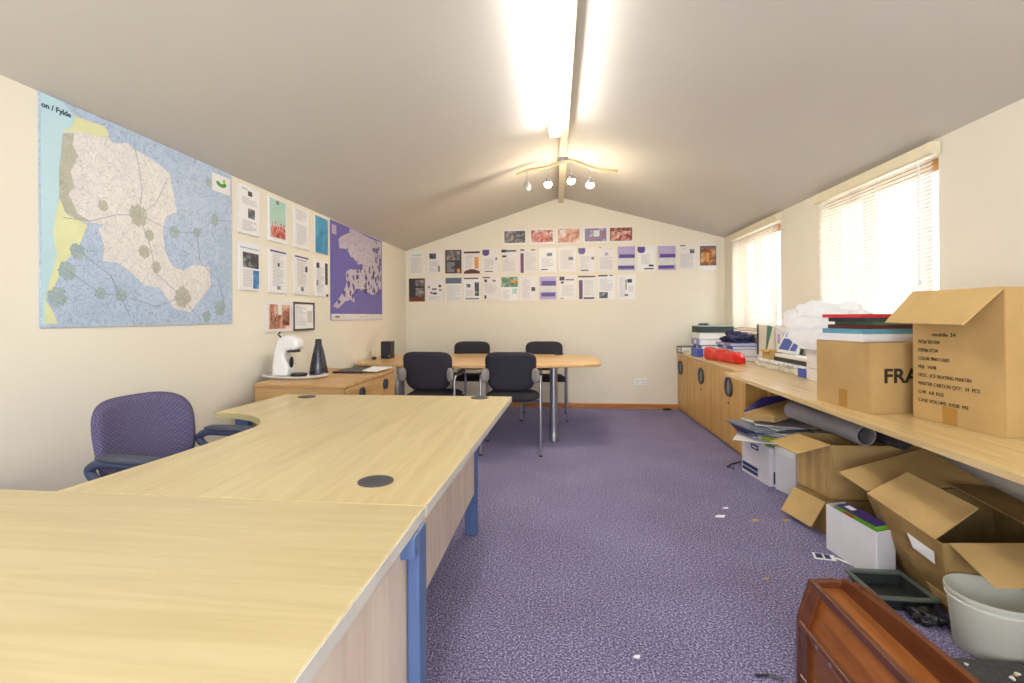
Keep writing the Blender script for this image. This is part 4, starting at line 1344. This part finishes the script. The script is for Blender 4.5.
# on the worktop
t = thing('white_carton', 'tall white carton between the papers and the brown carton', 'box', (1.82, 3.4, Z))
B().box(1.70, 1.96, 3.16, 3.62, Z, Z + .212).done('carton_body', M_whitebox, t, bevel=.004)
B().box(1.699, 1.70, 3.3, 3.6, Z + .08, Z + .083).done('lid_line', PR['mid'], t)
b = B().blob((1.765, 3.5, Z + .36), (.15, .43, .165), .2, 1.7, 5, 5, flat=Z + .2125)
tag(b.done('plastic_bag', M_film, smooth='all'), 'large puffy white plastic bag on the worktop by the near window', 'bag')


def carton(name, label, base, ztop, zbase, mat, group=None, topquad=None, open_top=False, th=.005):
    """box from a base quad (near-left, near-right, far-right, far-left)"""
    cx2 = sum(p[0] for p in base) / 4
    cy2 = sum(p[1] for p in base) / 4
    t = thing(name, label, 'box', (cx2, cy2, zbase), group=group)
    tq = topquad or [(p[0], p[1], ztop) for p in base]
    bq = [(p[0], p[1], zbase) for p in base]
    b = B()
    for i in range(4):
        j = (i + 1) % 4
        b.panel([bq[i], bq[j], tq[j], tq[i]], th)
    b.panel([tuple(Vector(p) + Vector((0, 0, th / 2))) for p in bq], th)
    if not open_top:
        b.panel([tuple(Vector(p) - Vector((0, 0, th / 2))) for p in tq], th)
    b.done('carton_body', mat, t)
    return t, bq, tq


# FRA carton
F = [(1.376, 2.368), (1.858, 2.49), (1.825, 2.865), (1.345, 2.75)]
t, bq, tq = carton('cardboard_box', 'closed brown carton with bold black lettering on the worktop', F, Z + .312, Z, M_card, 'cardboard boxes on and under the worktop')
d = Vector((F[1][0] - F[0][0], F[1][1] - F[0][1], 0)).normalized()
nrm = Vector((d.y, -d.x, 0))
o = Vector((F[0][0], F[0][1], Z + .137)) + d * .062 + nrm * .003
text_mesh('black_lettering', 'FRAGILE', .088, M_ink, t, plane_frame(o, d, (0, 0, 1)), bold=.0022, width=.372)
e = Vector((F[0][0] - F[3][0], F[0][1] - F[3][1], 0)).normalized()
n2 = Vector((-e.y, e.x, 0)) * -1
m0 = Vector((F[3][0], F[3][1], 0)) + e * .175 + n2 * .0032
m1 = m0 + e * .06
if n2.x > 0:
    n2 = -n2
    m0 += n2 * .0064
    m1 += n2 * .0064
B().panel([(m0.x, m0.y, Z + .002), (m1.x, m1.y, Z + .002), (m1.x, m1.y, Z + .085), (m0.x, m0.y, Z + .085)], .001).done('tape', M_tape, t)
c_ = [Vector(tq[i]) for i in range(4)]
l0, l1 = (c_[0] + c_[1]) / 2 + Vector((0, 0, .001)), (c_[2] + c_[3]) / 2 + Vector((0, 0, .001))
B().bar(l0, l1, .05, .001).done('top_tape', M_tape, t)


# books on the FRA carton
ang = math.atan2(F[1][1] - F[0][1], F[1][0] - F[0][0])
for lab, m, x0, x1, y0, y1, z0, z1 in [('flat white box under the books on the lettered carton', M_whitebox, 0, .40, 0, .26, .3125, .348), ('teal book on the flat white box', M_teal, .01, .36, .01, .25, .3488, .372),
                                       ('maroon book in the middle of the pile on the lettered carton', PR['maroon'], .04, .37, .015, .25, .3725, .391), ('slim green book above the maroon book', PR['green'], .07, .38, .015, .24, .3915, .405),
                                       ('dark grey book below the red book', M_grom, .035, .34, .02, .24, .4055, .425), ('bright red book topmost on the lettered carton', plain('red_book', (206, 50, 58), .5), .01, .34, .02, .25, .4255, .442)]:
    isb = 'white box under' in lab
    t = thing('flat_box' if isb else 'hardback_book', lab, 'box' if isb else 'book', (1.405, 2.47, Z + z0), ang, None if isb else 'books piled on the lettered carton')
    if isb:
        B().box(x0, x1, y0, y1, 0, z1 - z0).done('box_body', m, t, bevel=.003, world=False)
        B().box(x0 - .001, x1, y0 - .002, y1 + .002, (z1 - z0) * .5, z1 - z0 + .0004).done('lid', m, t, world=False)
    else:
        h = z1 - z0
        B().box(x0, x1, y0, y1, 0, .003).box(x0, x1, y0, y1, h - .003, h).box(x0, x1, y0, y0 + .003, .003, h - .003).box(x0, x0 + .003, y0 + .003, y1, .003, h - .003).done('cover', m, t, world=False)
        B().box(x0 + .004, x1 - .004, y0 + .004, y1 - .006, .0032, h - .0032).done('paper_block', M_paper, t, world=False)

# big printed carton
G = [(1.524, 2.327), (1.582, 1.961), (1.93, 2.01), (1.87, 2.375)]
t, bq, tq = carton('cardboard_box', 'tall open carton printed with shipping lines at the right of the worktop', G, Z + .535, Z, M_card, 'cardboard boxes on and under the worktop', open_top=True)
d = Vector((G[1][0] - G[0][0], G[1][1] - G[0][1], 0)).normalized()
nrm = Vector((d.y, -d.x, 0))
if nrm.x > 0:
    nrm = -nrm
A0 = Vector((G[0][0], G[0][1], 0))
A1 = Vector((G[1][0], G[1][1], 0))
zt = Z + .535
# large front flap folded up and outward
fl = [A0 + Vector((0, 0, zt)), A1 + Vector((0, 0, zt)), A1 - d * .03 + nrm * .125 + Vector((0, 0, zt - .135)), A0 + nrm * .125 + Vector((0, 0, zt - .13))]
B().panel([tuple(p) for p in fl], .005).done('flap', M_card_in, t)
lines = ['P/O# 201204', 'ITEM# XT34', 'COLOR: PINO CARD', 'MLB:   141/48', 'DESC.: ICE SKATING MARTIN', 'MASTER CARTON QTY:  24  PCS', 'G.W:  6.8  KGS', 'CASE VOLUME: 0.038  M3']
for i, (s_, w_) in enumerate(zip(lines, (.096, .088, .138, .081, .224, .256, .113, .212))):
    o = A0 + d * .026 + nrm * .003 + Vector((0, 0, 1.0185 - i * .0349))
    text_mesh('shipping_print', s_, .0205, M_ink, t, plane_frame(o, d, (0, 0, 1)), bold=0, width=w_)
o = A0 + d * .09 + nrm * .003 + Vector((0, 0, 1.05))
text_mesh('handwriting', 'mobile 24', .022, M_ink, t, plane_frame(o, d, (0, 0, 1)), width=.1)
m0 = A0 + d * .135 + nrm * .0032
m1 = m0 + d * .06
B().panel([(m0.x, m0.y, Z + .002), (m1.x, m1.y, Z + .002), (m1.x, m1.y, Z + .07), (m0.x, m0.y, Z + .07)], .001).done('tape', M_tape, t)

# ------------------------------------------------------------------ under the worktop
# archive box
AB = [(1.408, 3.488), (1.76, 3.53), (1.72, 3.90), (1.363, 3.852)]
t, bq, tq = carton('archive_box', 'white and navy archive box heaped with papers under the worktop', AB, .262, .001, M_whitebox, open_top=True)
d = (Vector(bq[0]) - Vector(bq[3])).normalized()
nx = Vector((-1, -.12, 0)).normalized()


def on_left(f0, f1, z0, z1, name, m, par, off=.0035):
    p, q = Vector(bq[3]).lerp(Vector(bq[0]), f0) + nx * off, Vector(bq[3]).lerp(Vector(bq[0]), f1) + nx * off
    return B().panel([(p.x, p.y, z0), (q.x, q.y, z0), (q.x, q.y, z1), (p.x, p.y, z1)], .001).done(name, m, par)


M_nv = plain('navy_print', (36, 54, 104), .5)
on_left(.03, .6, .052, .078, 'navy_band', M_nv, t)
on_left(.03, .6, .02, .044, 'navy_band', M_nv, t)
on_left(.36, .62, .2, .235, 'navy_label', M_nv, t)
on_left(.40, .58, .211, .222, 'label_slot', M_paper, t, .0045)
on_left(.0, 1.0, .252, .263, 'rim', M_whitebox, t, .004)
B().panel([(1.43, 3.4872, .02), (1.475, 3.4926, .02), (1.475, 3.4926, .1), (1.43, 3.4872, .1)], .001).done('navy_patch', M_nv, t)
# papers heaped in it
rr = random.Random(21)
PM = [M_paper, plain('newspaper_grey', (186, 186, 190), .7, vary=.3, scale=30), plain('glossy_slate', (120, 130, 150), .35, vary=.5, scale=20), M_paper, plain('brochure_white', (222, 222, 228), .4, vary=.15, scale=18)]
for k in range(15):
    cx2, cy2 = 1.49 + rr.uniform(.02, .06) - (.09 if k in (3, 12) else 0), 3.66 + rr.uniform(-.05, .05)
    zc = .272 + k * .0088
    rz = rr.uniform(-.5, .5)
    b = B()
    w_, l_ = rr.uniform(.28, .34), rr.uniform(.34, .42)
    nn = 8
    gt, gb = [], []
    sag = .003
    for i in range(nn + 1):
        for j in range(nn + 1):
            u, v = i / nn - .5, j / nn - .5
            x = cx2 + u * w_ * math.cos(rz) - v * l_ * math.sin(rz)
            y = cy2 + u * w_ * math.sin(rz) + v * l_ * math.cos(rz)
            zz = zc + .0035 - sag * (2 * abs(u)) ** 2 * .6 + .0009 * math.sin(9 * u + k) * math.cos(7 * v)
            gt.append(b.bm.verts.new((x, y, zz + .003)))
            gb.append(b.bm.verts.new((x, y, zz - .003)))
    for i in range(nn):
        for j in range(nn):
            a = i * (nn + 1) + j
            c = a + nn + 1
            b.bm.faces.new((gt[a], gt[c], gt[c + 1], gt[a + 1]))
            b.bm.faces.new((gb[a + 1], gb[c + 1], gb[c], gb[a]))
    bd = [i * (nn + 1) for i in range(nn)] + [nn * (nn + 1) + j for j in range(nn)] + [i * (nn + 1) + nn for i in range(nn, 0, -1)] + list(range(nn, 0, -1))
    for p, q in zip(bd, bd[1:] + bd[:1]):
        b.bm.faces.new((gt[p], gb[p], gb[q], gt[q]))
    o = b.done('magazine', PM[k % 5], smooth=True)
    tag(o, 'magazine in the heap of papers on the archive box', 'magazine', 'magazines heaped on the archive box')
tag(B().panel([(1.352, 3.86, .266), (1.39, 3.56, .266), (1.315, 3.52, .36), (1.25, 3.80, .365)], .004).done('purple_folder', M_indigo), 'indigo folder slumped over the left rim of the archive box', 'folder')
tag(B().panel([(1.385, 3.49, .266), (1.425, 3.405, .296), (1.455, 3.425, .335), (1.37, 3.52, .325)], .008).done('lime_magazine', M_lime), 'yellow-green magazine poking out of the archive box front', 'magazine')
t = thing('shallow_carton', 'shallow brown tray carton tilted on the heap of magazines', 'box', (1.6, 3.62, .42))
Mx = Matrix.Translation((1.53, 3.63, .478)) @ Matrix.Rotation(math.radians(-9), 4, 'Y') @ Matrix.Rotation(math.radians(28), 4, 'Z')
b = B().box(-.2, .3, -.12, .12, -.022, .022)
b.bm.transform(Mx)
b.done('tray_body', M_card, t, bevel=.002)
b = B().box(-.191, -.18, -.1, .1, -.006, .004)
b.bm.transform(Mx)
b.done('slot', M_tape, t)
b = B().hexa([(1.365, 3.84, .425), (1.44, 3.825, .44), (1.78, 3.86, .44), (1.78, 3.97, .425), (1.375, 3.87, .44), (1.50, 3.86, .54), (1.78, 3.88, .56), (1.78, 3.97, .56)])
tag(b.done('indigo_bag', M_indigo, bevel=.01), 'dark indigo bag behind the shallow carton under the worktop', 'bag')

# plain white box next to it
WB = [(1.482, 3.290), (1.84, 3.33), (1.80, 3.50), (1.43, 3.455)]
t, bq, tq = carton('white_carton', 'plain grey-white box between the archive box and the open brown carton', WB, .285, .001, M_whitebox)
B().panel([(1.478, 3.288, .24), (1.427, 3.455, .24), (1.427, 3.455, .286), (1.478, 3.288, .286)], .002).done('lid_edge', M_paper, t)

# carton lying below, its flap hanging out
LB = [(1.389, 2.759), (1.88, 2.80), (1.85, 3.06), (1.341, 2.993)]
t, bq, tq = carton('cardboard_box', 'low brown carton with drooping flap under the open carton', LB, .168, .001, M_card_old, 'cardboard boxes on and under the worktop')
B().panel([(1.338, 2.993, .168), (1.386, 2.759, .168), (1.322, 2.775, .03), (1.275, 3.01, .03)], .005).done('flap', M_card_in, t)

# open carton on top of it
OB = [(1.434, 2.861), (1.86, 2.875), (1.83, 3.2), (1.386, 3.10)]
OB = [(1.432, 2.80), (1.88, 2.815), (1.85, 3.12), (1.386, 3.06)]
t, bq, tq = carton('cardboard_box', 'open brown carton with flaps stacked on the low carton', OB, .455, .172, M_card, 'cardboard boxes on and under the worktop', open_top=True)
B().panel([tq[3], tq[0], (1.262, 2.80, .405), (1.225, 3.03, .412)], .005).done('flap', M_card_in, t)
B().panel([tq[0], tq[1], (1.87, 2.775, .30), (1.44, 2.77, .30)], .005).done('flap', M_card, t)
# paler inner stripes on left side
for f0, f1 in ((.15, .3), (.45, .58), (.74, .86)):
    p, q = Vector(bq[3]).lerp(Vector(bq[0]), f0), Vector(bq[3]).lerp(Vector(bq[0]), f1)
    off = Vector((-.0035, -.0007, 0))
    B().panel([tuple(p + off + Vector((0, 0, .01))), tuple(q + off + Vector((0, 0, .01))), (q.x + off.x, q.y, .44), (p.x + off.x, p.y, .44)], .001).done('tape_strip', M_card_in, t)

# rolled sheets
t = thing('poster_tube', 'fat grey roll lying across the cartons under the worktop', 'tube', (1.5, 3.0, .5))
p, q = Vector((1.475, 3.32, .545)), Vector((1.56, 2.72, .526))
b = B()
d = (q - p).normalized()
a = d.cross(Vector((0, 0, 1))).normalized()
u = a.cross(d)
R0, R1, sg = .052, .044, 24
rings = []
for c, r_ in ((p, R0), (q, R0), (q, R1), (p, R1)):
    rings.append([b.bm.verts.new(c + (a * math.cos(2 * math.pi * k / sg) + u * math.sin(2 * math.pi * k / sg)) * r_) for k in range(sg)])
for i in range(4):
    A, Bv = rings[i], rings[(i + 1) % 4]
    for k in range(sg):
        b.bm.faces.new((A[k], A[(k + 1) % sg], Bv[(k + 1) % sg], Bv[k]))
b.done('outer_roll', plain('grey_vinyl', (150, 148, 154), .35, vary=.1), t, smooth=True)
B().cyl(p + d * .05, q - d * .012, .026, seg=18).done('inner_roll', plain('dark_roll_core', (78, 76, 78), .5), t, smooth=True)
t = tag(B().cyl((1.66, 3.1, .505), (1.74, 2.72, .497), .04, seg=20).done('dark_roll', plain('dark_vinyl', (60, 60, 66), .4), smooth=True), 'dark vinyl roll behind the fat grey roll', 'tube')

# white box with snack packet
SB = [(1.35, 2.286), (1.445, 2.325), (1.41, 2.64), (1.312, 2.603)]
t, bq, tq = carton('white_carton', 'open white box holding a purple and green packet on the carpet', SB, .215, .001, M_whitebox, open_top=True)
t = thing('printed_packet', 'purple and green printed packet inside the white box', 'packet', (1.42, 2.45, .15))
Mx = Matrix.Translation((1.384, 2.46, .19)) @ Matrix.Rotation(math.radians(7), 4, 'Z') @ Matrix.Rotation(math.radians(-8), 4, 'Y')
b = B().box(-.026, .03, -.13, .11, -.035, .042)
b.bm.transform(Mx)
b.done('packet_body', PR['purple'] if False else plain('packet_purple', (56, 40, 110), .35), t, bevel=.002)
b = B().box(-.0275, -.026, -.13, .11, -.035, .036).box(-.026, .03, -.1315, -.13, -.035, .036)
b.bm.transform(Mx)
b.done('green_side', plain('packet_green', (110, 170, 50), .4), t)
b = B().box(-.0285, -.027, .0, .06, .008, .03)
b.bm.transform(Mx)
b.done('red_label', plain('packet_red', (200, 60, 40), .4), t)
b = B().box(-.012, .012, .03, .08, .042, .0428)
b.bm.transform(Mx)
b.done('white_patch', M_paper, t)

# battered carton
bq = [(1.46, 2.03, .012), (1.90, 2.0, .002), (1.93, 2.42, .002), (1.52, 2.42, .004)]
tq = [(1.40, 2.0, .30), (1.90, 1.98, .33), (1.92, 2.46, .37), (1.39, 2.42, .335)]
t = thing('cardboard_box', 'large battered brown carton with torn flaps nearest the white tub', 'box', (1.68, 2.2, .0), group='cardboard boxes on and under the worktop')
b = B()
# crumpled walls as grids
for (p0, p1, p2, p3, bow) in ((bq[3], bq[0], tq[0], tq[3], Vector((-.018, -.01, 0))), (bq[0], bq[1], tq[1], tq[0], Vector((0, -.03, 0))), (bq[1], bq[2], tq[2], tq[1], Vector((.01, 0, 0))), (bq[2], bq[3], tq[3], tq[2], Vector((0, .01, 0)))):
    n_ = 10
    g = {}
    P0, P1, P2, P3 = map(Vector, (p0, p1, p2, p3))
    for i in range(n_ + 1):
        for j in range(n_ + 1):
            u_, v_ = i / n_, j / n_
            p = P0.lerp(P1, u_).lerp(P3.lerp(P2, u_), v_)
            wgt = math.sin(math.pi * u_) * math.sin(math.pi * v_)
            p = p + bow * wgt + Vector((1, 1, 0)) * .012 * wgt * noise.noise(p * 14)
            p += bow * .35 * wgt * (1 if (j % 4) < 2 else -1) * .5
            g[i, j] = b.bm.verts.new(p)
    for i in range(n_):
        for j in range(n_):
            b.bm.faces.new((g[i, j], g[i + 1, j], g[i + 1, j + 1], g[i, j + 1]))
b.poly([bq[3], bq[2], bq[1], bq[0]])
o = b.done('carton_body', M_card_old, t)
md = o.modifiers.new('thickness', 'SOLIDIFY')
md.thickness = .005
md.offset = 0
B().panel([tq[3], (1.392, 2.02, .305), (1.585, 2.08, .405), (1.545, 2.40, .44)], .005).done('flap', M_card_in, t)
B().panel([(1.40, 2.44, .34), (1.92, 2.47, .372), (1.86, 2.76, .46), (1.345, 2.56, .385)], .005).done('flap', M_card_in, t)
B().panel([(1.42, 1.992, .304), (1.90, 1.975, .334), (1.93, 1.74, .30), (1.395, 1.77, .262)], .005).done('flap', M_card_in, t)
B().panel([(1.905, 1.99, .335), (1.925, 2.45, .37), (1.70, 2.40, .40), (1.70, 2.04, .37)], .005).done('flap', M_card_old, t)
B().panel([(1.387, 2.16, .27), (1.395, 2.03, .255), (1.405, 2.04, .205), (1.389, 2.13, .225)], .0015).done('torn_label', M_paper, t)
b = B()
b.panel([(1.43, 2.12, .10), (1.44, 2.02, .09), (1.452, 2.02, .05), (1.452, 2.1, .04)], .002)
b.done('peeled_patch', M_card_in, t)

# white tub
t = thing('plastic_tub', 'pale translucent plastic tub at the right edge beside the battered carton', 'bucket', (1.47, 1.845, 0))
TX, TY = 1.46, 1.865
B().lathe([(0, .001), (.095, .001), (.10, .006), (.118, .188), (.124, .19), (.124, .2), (.119, .2), (.115, .186), (.097, .01), (0, .008)], (TX, TY, 0), 40).done('tub_body', slat_mat('milky_tub_plastic', (222, 222, 208), .25), t, smooth=True)
B().lathe([(.1175, .168), (.1215, .17), (.1215, .176), (.1175, .178)], (TX, TY, 0), 40).done('rim_ridge', M_gritty, t, smooth=True)

# dark things on the carpet by the battered carton
t = thing('black_crate', 'dark grey plastic crate on the carpet behind the wooden chest', 'crate', (1.32, 2.17, 0))
b = B()
b.box(1.24, 1.42, 2.08, 2.26, .002, .01)
b.panel([(1.24, 2.08, .01), (1.24, 2.26, .01), (1.225, 2.27, .05), (1.225, 2.07, .05)], .006)
b.panel([(1.42, 2.08, .01), (1.42, 2.26, .01), (1.432, 2.27, .05), (1.432, 2.07, .05)], .006)
b.panel([(1.24, 2.26, .01), (1.42, 2.26, .01), (1.432, 2.27, .05), (1.225, 2.27, .05)], .006)
b.panel([(1.24, 2.08, .01), (1.42, 2.08, .01), (1.432, 2.07, .05), (1.225, 2.07, .05)], .006)
b.done('crate_body', plain('charcoal_plastic', (36, 40, 40), .45), t, bevel=.002)
b = B().bar((1.22, 2.275, .054), (1.437, 2.275, .054), .022, .012).bar((1.22, 2.065, .054), (1.437, 2.065, .054), .018, .012).bar((1.222, 2.066, .054), (1.222, 2.274, .054), .018, .012).bar((1.434, 2.066, .054), (1.434, 2.274, .054), .018, .012)
b.done('crate_rim', plain('grey_green_plastic', (92, 100, 92), .45), t, bevel=.003)
tag(B().blob((1.36, 2.01, .024), (.05, .045, .022), .4, 2.5, 4, 4, flat=.001).done('black_bag', M_black, smooth='all'), 'crumpled black bag on the carpet under the battered carton', 'bag')
t = thing('dark_mat', 'dark grey rubber mat strewn with crumbs in front of the plastic tub', 'mat', (1.3, 1.6, 0))
b = B().box(1.17, 1.62, 1.46, 1.745, .001, .05)
b.done('mat_pad', plain('charcoal_rubber', (70, 70, 72), .8, vary=.3, scale=90), t, bevel=.012, seg=3)

# crumbs and litter
M_crumb = plain('yellow_crumbs', (210, 176, 110), .8)
for k in range(16):
    x, y = 1.21 + rr.uniform(0, .2), 1.60 + rr.uniform(-.07, .11)
    s_ = rr.uniform(.003, .008) * (2.2 if k == 0 else 1)
    o = B().blob((x, y, .0505 + s_ * .5), (s_, s_, s_ * .55), .4, 3, 2, k).done('crumb', M_crumb if k % 2 == 0 else M_paper)
    tag(o, 'tiny crumb scattered on the dark mat in front of the tub', 'crumb', 'crumbs on the dark mat')
for k, (x, y, s_, lab) in enumerate([(1.092, 2.903, .022, 'curled brown scrap on the open carpet'), (1.26, 2.92, .02, 'small wood chip beside the low carton flap'), (.263, 1.70, .012, 'tiny pale crumb on the carpet in the foreground'),
                                     (.918, 2.94, .03, 'thin white thread on the carpet left of the brown scrap'), (.99, 3.07, .018, 'pale shred of paper on the carpet near the archive box'), (.894, 2.26, .014, 'orange-brown crumb near the wooden chest')]):
    o = B().panel([(x - s_, y - s_ * .3, .003), (x + s_ * .6, y - s_ * .5, .004), (x + s_, y + s_ * .3, .008), (x - s_ * .4, y + s_ * .5, .004)], .003).done('scrap', [M_card_in, M_card, M_paper, M_paper, M_paper, M_card][k])
    tag(o, lab, 'litter', 'scraps on the carpet')
t = thing('price_label', 'white printed label lying on the carpet by the white box', 'label', (1.245, 2.5, 0))
B().panel([(1.215, 2.545, .002), (1.30, 2.52, .002), (1.285, 2.465, .002), (1.197, 2.48, .002)], .002).done('label_card', M_paper, t)
B().panel([(1.223, 2.537, .0034), (1.25, 2.53, .0034), (1.238, 2.485, .0034), (1.208, 2.49, .0034)], .0006).done('dark_print', M_nv, t)
B().panel([(1.256, 2.527, .0034), (1.28, 2.521, .0034), (1.27, 2.478, .0034), (1.246, 2.483, .0034)], .0006).done('dark_print', M_nv, t)
B().panel([(1.3, 2.5, .003), (1.345, 2.43, .003), (1.335, 2.42, .003), (1.29, 2.49, .003)], .002).done('label_tail', M_paper, t)
tag(B().tube([(1.42, 4.05, .006), (1.33, 3.98, .006), (1.27, 3.9, .007), (1.31, 3.86, .006)], .005, 8).done('dark_cable', M_grom, smooth=True), 'short grey cable end on the carpet by the archive box', 'cable')
tag(B().blob((1.33, 6.2, .012), (.05, .022, .011), .3, 2.5, 3, 8, flat=.001).done('black_plug', M_black, smooth='all'), 'small black lump by the skirting next to the corner cupboard', 'plug')

# ------------------------------------------------------------------ mahogany chest lying in the right foreground
t = thing('wooden_chest', 'reddish brown wooden chest with trough top in the right foreground', 'chest', (.85, 1.2, 0))
YF, YN = 1.63, .62
body = [(.742, .0), (.742, .205), (.778, .315), (.90, .315), (.93, .27), (.93, .0)]
B().prism(body, 'y', YN + .012, YF - .02).done('chest_body', M_mahog, t, bevel=.002)
endp = [(.73, .0), (.73, .21), (.766, .33), (.835, .338), (.91, .325), (.945, .28), (.945, .0)]
B().prism(endp, 'y', YF - .02, YF).done('end_panel', M_mahog_d, t, bevel=.004)
B().prism(endp, 'y', YN, YN + .012).done('end_panel', M_mahog_d, t, bevel=.004)
# trough lips along the top
B().box(.764, .782, YN + .012, YF - .02, .31, .334).done('front_lip', M_mahog_d, t, bevel=.004)
lip = []
b = B()
nn = 14
for i in range(nn):
    f0, f1 = i / nn, (i + 1) / nn
    y0, y1 = YF - .02 - f0 * (YF - YN - .03), YF - .02 - f1 * (YF - YN - .03)
    h0, h1 = .345 + .035 * math.sin(math.pi * min(1, f0 * 1.0)), .345 + .035 * math.sin(math.pi * min(1, f1 * 1.0))
    b.hexa([(.852, y1, .3), (.868, y1, .3), (.868, y0, .3), (.852, y0, .3), (.852, y1, h1), (.868, y1, h1), (.868, y0, h0), (.852, y0, h0)])
b.done('back_lip', M_mahog_d, t, weld=True)
B().box(.905, .925, YN + .012, YF - .02, .28, .325).done('outer_rail', M_mahog_d, t, bevel=.004)
# frame and rails on the sloping and upright left faces
B().bar((.738, YN + .02, .205), (.738, YF - .025, .205), .022, .02).done('side_rail', M_mahog_d, t, bevel=.004)
B().bar((.738, YN + .02, .04), (.738, YF - .025, .04), .02, .03).done('side_rail', M_mahog_d, t, bevel=.004)
for y in (YF - .045, YN + .04):
    B().panel([(.737, y - .02, .215), (.737, y + .02, .215), (.770, y + .02, .32), (.770, y - .02, .32)], .008).done('slope_stile', M_mahog_d, t)
    B().box(.732, .744, y - .02, y + .02, .055, .196).done('stile', M_mahog_d, t)
b = B()
for y in (1.5, 1.43):
    b.cyl((.726, y, .2), (.732, y, .2), .006, seg=10)
b.done('screws', M_chrome, t)
tag(B().tube([(.70, 1.64, .005), (.66, 1.655, .005), (.62, 1.65, .005)], .004, 6).done('cable', M_black), 'thin black cord end on the carpet left of the wooden chest', 'cable')
